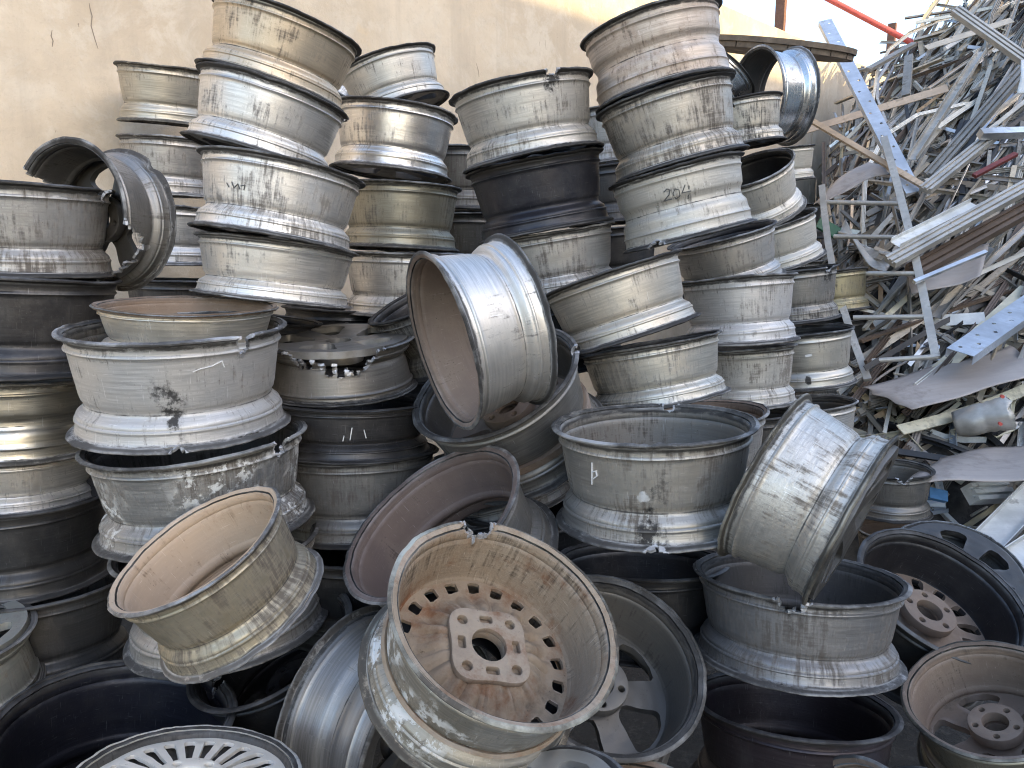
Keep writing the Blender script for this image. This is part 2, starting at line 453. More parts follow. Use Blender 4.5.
def plate(name, mats, parent, outer, holes, z, thick, bevel=0.002):
    """Flat plate with holes: outline and holes are lists of (x, y)."""
    bm = bmesh.new()
    edges = []
    for loop in [outer] + holes:
        vs = [bm.verts.new((x, y, z)) for x, y in loop]
        for a, b in zip(vs, vs[1:] + vs[:1]): edges.append(bm.edges.new((a, b)))
    bmesh.ops.triangle_fill(bm, use_beauty=True, use_dissolve=False, edges=edges)
    bmesh.ops.recalc_face_normals(bm, faces=bm.faces)
    r = bmesh.ops.extrude_face_region(bm, geom=bm.faces[:])
    bmesh.ops.translate(bm, vec=(0, 0, thick), verts=[g for g in r['geom'] if isinstance(g, bmesh.types.BMVert)])
    bmesh.ops.recalc_face_normals(bm, faces=bm.faces)
    me = bpy.data.meshes.new(name); bm.to_mesh(me); bm.free()
    for m in mats: me.materials.append(m)
    me.shade_smooth(); me.set_sharp_from_angle(angle=R(35))
    o = bpy.data.objects.new(name, me)
    link(o, parent)
    b = o.modifiers.new('bevel', 'BEVEL'); b.width = bevel; b.segments = 2; b.limit_method = 'ANGLE'
    return o

def circ(cx, cy, r, n=20): return [(cx + r * math.cos(2 * PI * i / n), cy + r * math.sin(2 * PI * i / n)) for i in range(n)]
def rrect(cx, cy, w, h, rot, rad=0.25, n=4):
    pts = []
    rr = min(w, h) * rad
    for sx, sy, a0 in ((1, 1, 0), (-1, 1, 90), (-1, -1, 180), (1, -1, 270)):
        for k in range(n + 1):
            a = R(a0 + 90 * k / n)
            pts.append((sx * (w / 2 - rr) + rr * math.cos(a), sy * (h / 2 - rr) + rr * math.sin(a)))
    c, s = math.cos(rot), math.sin(rot)
    return [(cx + x * c - y * s, cy + x * s + y * c) for x, y in pts]

GROUP = 'scrapped wheel rims piled in the yard'
WHEELS = {}
_seed = [100]
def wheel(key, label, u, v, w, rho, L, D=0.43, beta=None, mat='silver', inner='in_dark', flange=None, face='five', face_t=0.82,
          flip=False, notch=(), soot=(), dent=0, prof='A', tint=(1, 1, 1), hi=False, facemat=None, spin=None, W=None, thick=0.0065, marks=(), lug=5, cat='wheel rim', name='wheel_rim', drop=0.0):
    """One wheel: the rim circle seen at (u, v) with a major axis of w photo pixels, its axis running off at image angle rho."""
    _seed[0] += 1; seed = _seed[0]
    rg = random.Random(seed)
    cs = [(math.cos(2 * PI * k / 48), math.sin(2 * PI * k / 48)) for k in range(48)]
    def seen(ctr, ax):
        x = ax.cross(Vector((0.31, 0.17, 0.93))).normalized(); y = ax.cross(x)
        P = [project(ctr + (x * c_ + y * s_) * (D / 2)) for c_, s_ in cs]
        mu = sum(q[0] for q in P) / 48; mv = sum(q[1] for q in P) / 48
        sxx = sum((q[0] - mu) ** 2 for q in P); syy = sum((q[1] - mv) ** 2 for q in P); sxy = sum((q[0] - mu) * (q[1] - mv) for q in P)
        th = 0.5 * math.atan2(2 * sxy, sxx - syy)
        c_, s_ = math.cos(th), math.sin(th)
        ea = [q[0] * c_ + q[1] * s_ for q in P]; eb = [-q[0] * s_ + q[1] * c_ for q in P]
        ma, mb = (max(ea) + min(ea)) / 2, (max(eb) + min(eb)) / 2
        return ma * c_ - mb * s_, ma * s_ + mb * c_, max(ea) - min(ea)
    uu, vv, ww = u, v, w
    e = CAM_ROT @ Vector((math.cos(R(rho)), -math.sin(R(rho)), 0))
    for _ in range(7):
        Z = FPX * D / ww
        C = at(uu, vv, Z)
        d = (C - CAM).normalized()
        p = (e - d * e.dot(d)).normalized()
        b = math.asin(max(-1, min(1, Vector((0, 0, -1)).dot(d)))) if beta is None else R(beta)
        a = (p * math.cos(b) + d * math.sin(b)).normalized()
        mu, mv, mw = seen(C, a)
        uu += u - mu; vv += v - mv; ww *= w / mw
    if W is None:
        W = L * Z / FPX / max(0.35, math.cos(b))
        for _ in range(5):
            fu, fv, fw = seen(C + a * W, a)
            W *= L / max(5.0, math.hypot(fu - u, fv - v))
            W = max(0.30 * D, min(0.60 * D, W))
    if drop: C = C + Vector((0, 0, -drop))
    # local frame: z = axis from the seen rim to the other one
    x = a.cross(Vector((0.31, 0.17, 0.93)));
    if x.length < 0.05: x = a.cross(Vector((1, 0, 0)))
    x.normalize(); y = a.cross(x)
    mat4 = Matrix(((x.x, y.x, a.x, C.x), (x.y, y.y, a.y, C.y), (x.z, y.z, a.z, C.z), (0, 0, 0, 1)))
    if flip:   # the seen rim is the front (face) rim: run the local axis the other way
        a2 = -a; y2 = -y; C2 = C + a * W
        mat4 = Matrix(((x.x, y2.x, a2.x, C2.x), (x.y, y2.y, a2.y, C2.y), (x.z, y2.z, a2.z, C2.z), (0, 0, 0, 1)))
    def theta_at(pu, pv, t, r):
        best, bt = 1e9, 0
        for k in range(180):
            th = 2 * PI * k / 180
            q = mat4 @ Vector((r * D / 2 * math.cos(th), r * D / 2 * math.sin(th), t * W))
            pu2, pv2, z = project(q)
            dd = (pu2 - pu) ** 2 + (pv2 - pv) ** 2 + 40.0 * (z - Z)
            if dd < best: best, bt = dd, th
        return bt
    nn = []
    for k in notch:
        pu, pv, end, wid, dep = k[:5]
        e_ = end if not flip else 1 - end
        nn.append((theta_at(pu, pv, 0.02 if e_ == 0 else 0.98, 1.0), wid / (D / 2), dep / W, e_, k[5] if len(k) > 5 else 0.55))
    dents = []
    for k in range(dent):
        dents.append((rg.uniform(0, 2 * PI), rg.uniform(0.07, 0.16), rg.uniform(0.004, 0.011), rg.choice((0, 1))))
    segs = 168 if hi else 112
    sh = WheelShape(D, W, segs, seed, PROFILE if prof == 'A' else PROFILE_B, nn, dents, 0)
    sh.soots = []
    for (pu, pv, t, rs, amt) in soot:
        sh.soots.append((theta_at(pu, pv, t, 0.88), t, rs, amt))
    root = empty(name, mat4)
    tag(root, label, cat, GROUP)
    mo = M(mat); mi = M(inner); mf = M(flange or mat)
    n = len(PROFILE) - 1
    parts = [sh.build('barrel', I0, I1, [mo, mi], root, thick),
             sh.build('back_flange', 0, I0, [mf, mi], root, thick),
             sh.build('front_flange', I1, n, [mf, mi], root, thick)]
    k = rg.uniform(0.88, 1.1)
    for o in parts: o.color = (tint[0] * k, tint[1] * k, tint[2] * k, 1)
    fm = M(facemat or (inner if not flip else mat))
    Rr = D / 2
    ph = spin if spin is not None else rg.uniform(0, 2 * PI)
    zf = face_t * W
    if face in ('five', 'six', 'ten', 'fins', 'seven'):
        cfg = {'five': (5, 0.30, 0.76, 0.60, 0.34), 'six': (6, 0.34, 0.76, 0.55, 0.42), 'seven': (7, 0.34, 0.78, 0.6, 0.36), 'ten': (10, 0.36, 0.78, 0.55, 0.40), 'fins': (26, 0.40, 0.80, 0.55, 0.40)}[face]
        nsp, r1, r2, si, so = cfg
        dd = (lambda r: 0.10 * W * math.sin(min(1, r / 0.88) * PI * 0.5) - 0.02 * W) if face != 'fins' else (lambda r: 0.006 * math.sin(r * PI))
        fo = disc_mesh('spoked_face', [fm], root, Rr, zf, nsp, 0.17, r1, r2, 0.895, si, so, dd, 0.018 if face != 'fins' else 0.007, seed=seed, phase=ph, fillet=0.25 if face != 'fins' else 0.10)
    elif face == 'mesh':
        fo = disc_mesh('mesh_face', [fm], root, Rr, zf, 16, 0.2, 0.48, 0.80, 0.895, 0.5, 0.42, lambda r: 0.03 * r, 0.016, seed=seed, phase=ph, fillet=0.5)
    elif face == 'vents':
        fo = disc_mesh('vented_disc', [fm], root, Rr, zf, 20, 0.17, 0.655, 0.765, 0.88, 0.50, 0.50,
                       lambda r: 0.022 * (lambda q: q * q * (3 - 2 * q))(max(0.0, min(1.0, (r - 0.36) / 0.26))) - 0.12 * max(0.0, r - 0.80) - 0.004, 0.007, rows=60, kw=6, ks=8, seed=seed, ribs=0.0042, phase=ph, fillet=0.0001)
    else:
        fo = None
    if fo is not None: fo.color = parts[0].color
    if fo is not None and face != 'vents':
        hub_r = 0.31
        holes = [circ(0, 0, Rr * 0.15, 32)]
        for q in range(lug):
            aa = ph + 2 * PI * q / lug + 0.3
            holes.append(circ(Rr * 0.235 * math.cos(aa), Rr * 0.235 * math.sin(aa), Rr * 0.036, 14))
        h = plate('hub', [fm], fo, circ(0, 0, Rr * hub_r, 48), holes, zf - 0.045 if not flip else zf + 0.004, 0.026 if not flip else 0.022)
        h.color = parts[0].color
    if face == 'vents':
        # square hub plate with rounded lobes, four stud holes, four recesses and a raised bore
        c0 = ph
        outer = []
        for i in range(72):
            th = 2 * PI * i / 72
            c4 = math.cos(4 * (th)) 
            rr = Rr * (0.375 + 0.042 * c4 + 0.003 * math.cos(8 * th))
            outer.append((rr * math.cos(th + c0), rr * math.sin(th + c0)))
        holes = [circ(0, 0, Rr * 0.155, 36)]
        for q in range(4):
            aa = c0 + PI / 2 * q
            holes.append(circ(Rr * 0.31 * math.cos(aa), Rr * 0.31 * math.sin(aa), Rr * 0.045, 18))
            ab = aa + PI / 4
            holes.append(rrect(Rr * 0.245 * math.cos(ab), Rr * 0.245 * math.sin(ab), Rr * 0.065, Rr * 0.115, ab))
        h = plate('hub_plate', [fm], fo, outer, holes, zf - 0.020, 0.012)
        h.color = (0.92, 0.93, 0.95, 1)
        bk = plate('vent_shade_disc', [M('in_black')], root, circ(0, 0, Rr * 0.86, 64), [circ(0, 0, Rr * 0.30, 32)], W * 0.90, 0.004)  # added black disc, stands in for the shade behind the vents
        hb = plate('hub_backing', [fm], fo, [(x * 0.94, y * 0.94) for x, y in outer],
                   [circ(0, 0, Rr * 0.157, 36)] + [circ(Rr * 0.31 * math.cos(c0 + PI / 2 * q), Rr * 0.31 * math.sin(c0 + PI / 2 * q), Rr * 0.043, 18) for q in range(4)],
                   zf - 0.0075, 0.016)
    for (mname, strokes, mk, rad) in marks:
        # a handwritten mark: strokes given as photo points, laid on the barrel as raised paint
        bm = bmesh.new()
        inv = mat4.inverted()
        for st in strokes:
            pts = []
            for (pu, pv) in st:
                # march the ray to the barrel surface
                dr = (at(pu, pv, 1.0) - CAM)
                hit = None
                zz = Z - 0.3
                while zz < Z + 0.3:
                    q = inv @ (CAM + dr * zz)
                    t = q.z / W
                    if 0 <= t <= 1:
                        r = 0.9
                        for (ta, ra), (tb, rb) in zip(sh.prof[:-1], sh.prof[1:]):
                            if ta <= t <= tb: r = ra + (rb - ra) * (t - ta) / max(1e-6, tb - ta)
                        if math.hypot(q.x, q.y) <= r * D / 2 + 0.0015:
                            hit = q; break
                    zz += 0.0008
                if hit is not None: pts.append(hit)
            for p0, p1 in zip(pts[:-1], pts[1:]):
                nrm = Vector((p0.x, p0.y, 0)).normalized()
                tdir = (p1 - p0)
                if tdir.length < 1e-5: continue
                sdv = tdir.normalized().cross(nrm).normalized() * rad
                ex = tdir.normalized() * rad * 0.6
                vs = []
                for off in (0.0016, -0.0012):
                    for base, s_, g in ((p0 - ex, 1, 0), (p1 + ex, 1, 0), (p1 + ex, -1, 0), (p0 - ex, -1, 0)):
                        vs.append(bm.verts.new(base + sdv * s_ + nrm * off))
                bm.faces.new(vs[0:4]); bm.faces.new(vs[7:3:-1])
                for i in range(4):
                    j = (i + 1) % 4
                    bm.faces.new((vs[i], vs[i + 4], vs[j + 4], vs[j]))
        me = bpy.data.meshes.new(mname); bmesh.ops.recalc_face_normals(bm, faces=bm.faces); bm.to_mesh(me); bm.free()
        me.materials.append(mk)
        link(bpy.data.objects.new(mname, me), root)
    WHEELS[key] = (root, Z, D, W, C, a)
    return root
# ------------------------------------------------------------------ wheels
marker = simple('marker_ink', (0.085, 0.083, 0.08), 0, 0.6, bump=0)
chalk = simple('chalk_paint', (0.75, 0.75, 0.74), 0, 0.7, bump=0)
# --- the leaning silver stack in front of the wall (A)
wheel('A1', 'golden tan rim at the very top of the tall leaning silver stack', 286, 22, 164, 104, 69, beta=-12, mat='gold', flange='dark', dent=1, notch=[])
wheel('A2', 'silver rim with burnt black flanges, under the golden tan top rim', 272, 91, 163, 104, 69, beta=-10, mat='silver', flange='dark', dent=2, notch=[(350, 122, 0, .02, .03)])
wheel('A3', 'clean pale silver rim with a small scribble, third in the tall leaning stack', 281, 166, 174, 98, 75, beta=-8, mat='silver', flange='grey',
      marks=[('ink_mark', [[(227, 183), (229, 187)], [(232, 182), (234, 188), (238, 184), (240, 189)], [(241, 186), (245, 185), (244, 190)]], marker, 0.0011)])
wheel('A4', 'pale silver rim directly under the scribbled one, its bare edge over a dark gap', 276, 243, 168, 95, 58, beta=-3, mat='silver')
wheel('A5', 'black rim in deep shadow directly under the clean leaning silver stack', 256, 318, 134, 93, 60, mat='black', inner='in_black', D=.36)
wheel('A6', 'black rim buried lowest in the tall leaning stack behind the wide grey one', 258, 380, 134, 92, 70, mat='black', inner='in_black', D=.37)
# --- far column at the left against the wall (B)
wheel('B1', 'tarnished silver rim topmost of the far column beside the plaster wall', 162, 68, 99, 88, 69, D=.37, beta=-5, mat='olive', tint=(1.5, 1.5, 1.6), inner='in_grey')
wheel('B2', 'dull grey rim in the middle of the far column beside the plaster wall', 166, 139, 102, 88, 75, D=.37, beta=-5, mat='dull', flange='bright')
wheel('B3', 'shiny grey rim low in the far column, right of the broken rim', 172, 207, 104, 88, 76, D=.37, mat='silver')
wheel('B4', 'dark rim at the foot of the far column beside the plaster wall', 174, 279, 104, 88, 74, D=.37, mat='dark')
# --- broken rim on its side (C)
wheel('C1', 'broken grey rim standing on edge with a torn open flange, leaning by the far column', 70, 214, 156, 6, 54, D=.40, beta=40, mat='grey', inner='in_dark', flange='dull',
      notch=[(126, 262, 0, .10, .12, .1), (12, 215, 0, .13, .2, .1), (60, 290, 0, .10, .16, .1)], dent=2, face='five', face_t=.86)
# --- left edge stack (D)
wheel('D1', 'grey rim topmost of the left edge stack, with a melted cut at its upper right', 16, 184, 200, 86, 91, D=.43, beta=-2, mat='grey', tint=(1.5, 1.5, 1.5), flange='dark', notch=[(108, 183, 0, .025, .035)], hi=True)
wheel('D2', 'wide black rim under the grey top rim of the left edge stack', 20, 276, 206, 88, 95, D=.44, mat='dark', tint=(.75, .75, .8), inner='in_black', hi=True)
wheel('D3', 'shiny cream silver rim in the middle of the left edge stack', 14, 374, 186, 87, 76, D=.42, mat='bright', tint=(.9, .88, .80), flange='dull', prof='B', hi=True)
wheel('D4', 'short pale rim with dark drips, above the glossy black rim at the left', 16, 448, 182, 87, 50, D=.42, mat='silver', flange='dark', hi=True)
wheel('D5', 'glossy black rim low in the left edge stack, with a bright lower lip', 14, 494, 202, 86, 84, D=.43, mat='black', flange='dark', inner='in_black', hi=True)
wheel('D6', 'charcoal open rim at the bottom of the left edge stack, spokes faintly seen inside', 34, 585, 200, 86, 86, D=.43, beta=14, mat='dark', tint=(1.2, 1.25, 1.3), inner='in_dark', hi=True)
# --- big grey stack (E)
wheel('E0', 'thin walled silver rim nested inside the wide grey rim', 184, 306, 189, 88, 86, D=.405, beta=6, mat='silver', tint=(1.05, 1.02, .95), inner='in_brown', face=None, W=.105)
wheel('E1', 'wide grey rim with a burnt black spot, on top of the big left stack', 169, 327, 236, 85, 102, D=.485, beta=8, mat='pale', tint=(.74, .75, .77), inner='in_grey', hi=True,
      notch=[(250, 346, 0, .018, .05, .5), (176, 448, 1, .016, .018, .3)], soot=[(171, 410, .60, .032, .72), (173, 424, .74, .014, .9), (160, 400, .5, .04, .42)],
      marks=[('paint_scratch', [[(193, 372), (200, 369), (212, 366), (222, 361)], [(222, 361), (224, 367)]], chalk, 0.0008)])
wheel('E2', 'grey rim with flaking white paint patches directly under the wide grey rim', 191, 440, 234, 82, 88, D=.485, beta=12, mat='flaky', tint=(.95, 1, 1.1), inner='in_dark', notch=[(283, 440, 0, .022, .05, .6)], hi=True)
wheel('E3', 'scuffed grey rim at the foot of the big left stack', 213, 545, 218, 82, 90, D=.47, beta=18, mat='dull')
# --- tilted tan rim (F)
wheel('F', 'tilted rim with a tan dusty bowl, leaning on the big left stack', 193, 551, 208, 53, 82, D=.335, beta=22, mat='olive', tint=(1.15, 1.1, 1.05), inner='in_tan', flange='bright', face=None, hi=True, soot=[(214, 572, .35, .012, .0)])
# --- front left
wheel('G', 'big open dark blue black rim lying at the bottom left with a melted cut', 108, 724, 264, 92, 120, D=.47, beta=31, mat='black', inner='in_black', flange='dark', face='six', notch=[(221, 684, 0, .014, .05, .4)], hi=True, tint=(1, 1.05, 1.3))
wheel('H', 'cream white wheel with many narrow slots lying face up at the bottom left', 180, 787, 250, 95, 95, D=.38, beta=29, mat='cream', facemat='cream', flange='cream', face='fins', flip=True, face_t=.86, hi=True)
wheel('I', 'grey spoked wheel face cut off by the left photo edge', -64, 641, 212, 80, 60, D=.36, beta=26, mat='grey', flip=True, face='five', facemat='grey', face_t=.90, tint=(1.3, 1.35, 1.3), hi=True, spin=.35)
# --- open rim behind (J)
wheel('J', 'grey open rim with a burnt stain and a white chalk mark, centre right', 656, 424, 208, 89, 98, D=.43, beta=12, mat='dull', tint=(.92, .92, .9), inner='in_grey', hi=True, notch=[(669, 405, 0, .020, .022, .1), (655, 548, 1, .022, .015, .5)],
      soot=[(650, 502, .70, .022, .6), (649, 520, .85, .026, .9), (655, 470, .45, .05, .42), (643, 488, .52, .018, -.8)],
      marks=[('chalk_mark', [[(592, 463), (592, 484)], [(592, 472), (596, 471), (597, 476), (593, 479)]], chalk, 0.0010)])
wheel('J2', 'black rim lying just under the chalk marked open grey rim', 643, 560, 176, 90, 80, D=.42, beta=13, mat='black', inner='in_black', flange='dark')
# --- tilted bright rim on the right (K) and what carries it
wheel('K', 'speckled bright rim tipped over on its side in the big melted notch', 763, 474, 184, 28, 102, D=.36, beta=-10, mat='mottled', flange='olive', inner='in_dark', hi=True, face='five', face_t=.9)
wheel('L1', 'dark shiny rim with a big melted notch, carrying the tipped speckled one', 803, 577, 220, 92, 78, D=.43, beta=14, mat='grey', tint=(1.12, 1.12, 1.16), inner='in_dark', flange='dull', prof='A', hi=True, notch=[(792, 602, 0, .030, .036, .5)], W=.175)
wheel('L2', 'black open rim directly under the notched dark one', 797, 706, 216, 91, 90, D=.43, beta=18, mat='black', tint=(1.3, 1.0, 1.05), inner='in_black', flange='dark', hi=True)
wheel('M', 'pale rim edge just showing at the bottom beside the black open one', 866, 860, 218, 5, 80, D=.32, beta=52, mat='silver', inner='in_brown', hi=True)
wheel('N', 'brown dusty wheel with hub and spoke windows open towards us at the bottom right', 994, 700, 188, 76, 62, D=.345, beta=44, mat='olive', inner='in_brown', facemat='in_brown', face='five', face_t=.70, hi=True, spin=-1.9)
wheel('O', 'black open wheel with a mesh face and rusty hub at the right, leaning back', 947, 597, 202, 127, 66, D=.44, beta=36, mat='black', inner='in_black', facemat='in_brown', flange='black', face='mesh', face_t=.55, hi=True)
wheel('P', 'grey wheel with a spoked face and shiny lip behind the black mesh wheel', 962, 572, 158, 118, 62, D=.40, beta=42, mat='dull', flip=True, face='six', facemat='dark', flange='chrome', face_t=.9)
wheel('Q', 'small dark open rim with a rusty foot behind the tipped speckled one', 893, 468, 86, 92, 56, D=.34, beta=15, mat='grey', tint=(.8, .78, .74), inner='in_grey', flange='dark', notch=[(905, 482, 0, .03, .03)])
wheel('Q2', 'rusty bottom rim behind the tipped speckled one and the black mesh wheel', 900, 528, 92, 92, 50, D=.36, mat='grey', tint=(1.0, .9, .8), inner='in_brown', flange='orange')
# --- front centre
wheel('S', 'rusty wheel facing us in the front centre, square holes round its four stud hub', 504, 626, 252, 121, 66, D=.38, beta=47, mat='flaky', tint=(1.05, 1.03, .98), inner='in_rusty', facemat='in_rusty', flange='gold', face='vents', face_t=.56, W=.18, hi=True, notch=[(478, 522, 0, .030, .032, .05)], spin=.62)
wheel('Rr', 'tilted open rim with a plain maroon brown bowl behind the rusty front wheel', 431, 524, 214, 51, 70, D=.44, beta=29, mat='grey', inner='in_maroon', facemat='in_dark', flange='dull', face=None, hi=True)
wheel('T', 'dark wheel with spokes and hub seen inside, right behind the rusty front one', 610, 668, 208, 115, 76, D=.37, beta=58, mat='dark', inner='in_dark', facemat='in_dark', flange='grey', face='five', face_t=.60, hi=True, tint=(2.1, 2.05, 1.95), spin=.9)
wheel('U', 'ribbed grey rim lying on its side just left of the rusty front wheel', 346, 706, 222, 27, 90, D=.45, beta=-37, mat='grey', tint=(1.2, 1.22, 1.25), flange='dull', prof='B', hi=True)
wheel('U2', 'black rim under the tilted tan one and the ribbed grey one', 268, 640, 190, 60, 70, D=.40, beta=30, mat='black', inner='in_black', drop=.02)
wheel('V', 'silver blue wheel edge at the bottom just below the rusty front wheel', 541, 852, 238, 60, 60, D=.305, beta=46, mat='blue', flip=True, face='seven', facemat='blue', face_t=.93, hi=True)
wheel('V2', 'brown rim lip at the bottom beside the silver blue wheel edge', 637, 853, 208, 92, 80, D=.305, beta=58, mat='gold', inner='in_brown', flange='gold', hi=True, tint=(.8, .75, .7))
# --- centre: tipped bright rim in an open one
wheel('W', 'bright rim standing on edge with a brown dusty bowl, in the middle of the pile', 443, 341, 186, -16, 79, D=.40, beta=17, mat='silver', inner='in_brown', flange='grey', face=None, hi=True)
wheel('X', 'dark open wheel tilted left, holding the bright upright rim', 495, 383, 182, 63, 72, D=.44, beta=30, mat='grey', tint=(.75, .74, .72), inner='in_dark', facemat='in_brown', face='five', face_t=.6, notch=[(572, 350, 0, .016, .05, .1)], flange='grey', hi=True)
wheel('X2', 'grey rim lying under the dark open wheel that holds the bright upright one', 488, 450, 152, 75, 60, D=.42, beta=8, mat='grey', flange='bright', tint=(.8, .8, .8))
wheel('X3', 'black rim deep below the centre, left of the chalk marked open grey rim', 520, 500, 160, 90, 80, D=.44, mat='black', inner='in_black')
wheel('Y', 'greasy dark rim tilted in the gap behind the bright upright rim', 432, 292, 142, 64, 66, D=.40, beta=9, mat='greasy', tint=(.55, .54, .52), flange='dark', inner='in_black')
# --- dark stack in the gap (Z)
wheel('Z0', 'crushed dark wheel with torn spokes lying in the shadowy gap', 340, 388, 156, 266, 44, D=.41, beta=-15, mat='grey', tint=(.95, .9, .84), inner='in_dark', face='five', face_t=.86, dent=3, W=.135, notch=[(345, 350, 1, .10, .075, .1), (300, 345, 1, .05, .05, .1)], facemat='grey', spin=.4)
wheel('Z1', 'black rim with small white scratches, upper one of the short dark stack in the gap', 351, 402, 168, 90, 46, D=.43, beta=6, mat='dark', tint=(.8, .8, .85), inner='in_black', flange='dark',
      marks=[('paint_scratch', [[(352, 428), (350, 440)], [(364, 430), (366, 438)], [(344, 436), (343, 441)]], chalk, 0.0011)])
wheel('Z2', 'dull charcoal rim, lower one of the short dark stack in the gap', 356, 450, 166, 89, 82, D=.43, beta=8, mat='grey', tint=(.8, .8, .78), flange='dark')
wheel('Z3', 'black rim at the foot of the short dark stack in the gap', 358, 538, 166, 89, 82, D=.43, mat='black', inner='in_black')
# --- stack beside the leaning one (BB)
wheel('BB0', 'bluish far rim peeping out behind the tan top rim of the leaning stack', 358, 73, 84, 120, 40, D=.35, beta=-20, mat='blue')
wheel('BB1', 'patchy grey rim tilted on top of the second stack, with a black burnt lip', 386, 62, 104, 72, 50, D=.42, beta=-15, mat='dull', tint=(1.25, 1.25, 1.22), flange='dark')
wheel('BB2', 'polished silver rim with a bright sheen, second in the stack behind the leaning one', 396, 110, 126, 95, 65, D=.44, beta=-11, mat='bright', tint=(1.0, 1.0, 1.0), flange='dull', inner='in_dark')
wheel('BB3', 'tarnished brownish rim, third in the stack behind the leaning one', 400, 186, 124, 91, 64, D=.43, beta=-6, mat='olive', flange='dull')
wheel('BB4', 'dusty silver rim just left of the top of the bright upright rim', 403, 252, 124, 90, 62, D=.43, mat='silver')
wheel('BB5', 'black rim in shadow at the foot of the stack behind the leaning one', 405, 322, 124, 90, 66, D=.43, mat='black', inner='in_black')
# --- centre back stack (CC)
wheel('CC1', 'grey rim with a burnt cut in its lip, topmost of the centre back stack', 521, 86, 148, 80, 75, D=.445, beta=-10, mat='dull', tint=(1.2, 1.19, 1.15), flange='dark', notch=[(555, 79, 0, .02, .022, .8)], hi=True)
wheel('CC2', 'glossy black rim in the middle of the centre back stack', 534, 162, 142, 80, 71, D=.445, beta=-5, mat='black', flange='dark', hi=True, tint=(.9, .9, 1.1))
wheel('CC3', 'tarnished grey rim under the glossy black one, behind the bright upright rim', 549, 233, 134, 81, 62, D=.43, mat='dull')
wheel('CC4', 'dark rim at the foot of the centre back stack', 556, 300, 136, 84, 66, D=.43, mat='black', inner='in_black')
# --- tall leaning stack on the right of the centre (DD)
wheel('DD1', 'orange stained rim, topmost of the tall stack leaning left near the sunlit wall', 651, 22, 150, 78, 73, D=.43, beta=-14, mat='orange', flange='grey', prof='B', hi=True)
wheel('DD2', 'streaky brownish grey rim, second in the tall stack leaning left', 665, 95, 147, 77, 74, D=.43, beta=-9, mat='dull', tint=(1.2, 1.14, 1.05), flange='dark', hi=True)
wheel('DD3', 'pale rim with handwritten digits and charred flanges, third in the tall stack leaning left', 676, 170, 142, 78, 70, D=.42, beta=-5, mat='pale', tint=(.95, .93, .88), flange='dark', prof='B', hi=True, notch=[(624, 190, 0, .022, .02, .6), (655, 245, 1, .03, .02, .1)],
      marks=[('ink_digit', [[(664, 192), (667, 189), (670, 190), (669, 195), (664, 201), (672, 199)]], marker, 0.0016),
             ('ink_digit', [[(675, 189), (673, 194), (676, 199), (680, 196), (679, 190), (675, 189)]], marker, 0.0013),
             ('ink_digit', [[(685, 185), (682, 193), (691, 191)], [(689, 186), (688, 199)]], marker, 0.0016)])
# --- two rims tilted in the middle right (EE)
wheel('EE1', 'worn silver rim tilted left, just right of the bright upright rim', 611, 273, 150, 72, 68, D=.40, beta=-3, mat='dull', tint=(1.2, 1.15, 1.05), flange='dark', hi=True, dent=1)
wheel('EE2', 'scratched silver rim under the tilted worn one, behind the open chalk marked rim', 650, 343, 148, 80, 60, D=.40, beta=2, mat='silver', tint=(.9, .88, .82), flange='dull', hi=True, dent=1)
wheel('EE3', 'dark open rim just behind the chalk marked open grey rim', 702, 412, 136, 88, 70, D=.40, beta=12, mat='dull', inner='in_brown')
# --- columns going back on the right (FF, GG, HH, II)
wheel('FF1', 'grey tilted rim topmost of the light grey column behind the worn tilted rim', 722, 234, 114, 78, 52, D=.42, beta=6, mat='dull', tint=(1.15, 1.15, 1.15), flange='grey', inner='in_black', hi=True)
wheel('FF2', 'plain light grey rim with a white lower lip, middle of its column', 738, 277, 121, 87, 66, D=.42, beta=-1, mat='pale', tint=(.9, .9, .92), flange='dull', hi=True)
wheel('FF3', 'lowest light grey rim, right of the scratched silver one', 742, 347, 112, 87, 58, D=.41, beta=3, mat='pale', tint=(.85, .85, .84), hi=True)
wheel('FF4', 'dark rim at the foot of the light grey column behind the tipped speckled one', 752, 412, 112, 88, 60, D=.41, beta=8, mat='dark')
wheel('JJ', 'peeling cream rim with black flakes above the open cream rim on the right', 742, 101, 84, 84, 46, D=.38, beta=-8, mat='greasy', tint=(1.5, 1.45, 1.35), flange='dark')
wheel('GG1', 'open cream grey rim tipped forward with a black bowl, topmost of its column', 752, 168, 92, 74, 56, D=.42, beta=19, mat='pale', tint=(.95, .92, .86), inner='in_black', face=None)
wheel('GG2', 'cream grey rim with a wide white lower lip, under the black bowled one', 774, 221, 90, 76, 44, D=.42, beta=8, mat='pale', tint=(.95, .93, .88), inner='in_dark', flange='dull')
wheel('GG3', 'greasy dark rim with a burnt vertical streak in the column by the scrap heap', 794, 269, 92, 86, 56, D=.42, beta=2, mat='greasy', tint=(.8, .8, .8), flange='dark', notch=[(832, 270, 0, .03, .03, 1)], hi=True)
wheel('GG4', 'large grey rim with a white sticker and one black hole in it', 806, 330, 99, 86, 66, D=.42, beta=6, mat='silver', tint=(.75, .74, .7), flange='grey', inner='in_black', hi=True,
      soot=[(808, 382, .80, .012, 1.8)], marks=[('sticker', [[(806, 356), (811, 355)]], chalk, 0.005)])
wheel('GG5', 'pale rim right under the large grey one with the sticker', 812, 402, 94, 87, 60, D=.42, mat='silver', tint=(.9, .9, .9))
wheel('HH1', 'small yellowish oily rim in the back row beside the aluminium ladder', 832, 272, 74, 84, 50, D=.40, beta=-2, mat='olive', tint=(.95, .9, .72), flange='dark')
wheel('HH2', 'small dark topped rim in the back row, beside the foot of the aluminium ladder', 832, 366, 68, 86, 42, D=.37, beta=3, mat='dull', flange='dark')
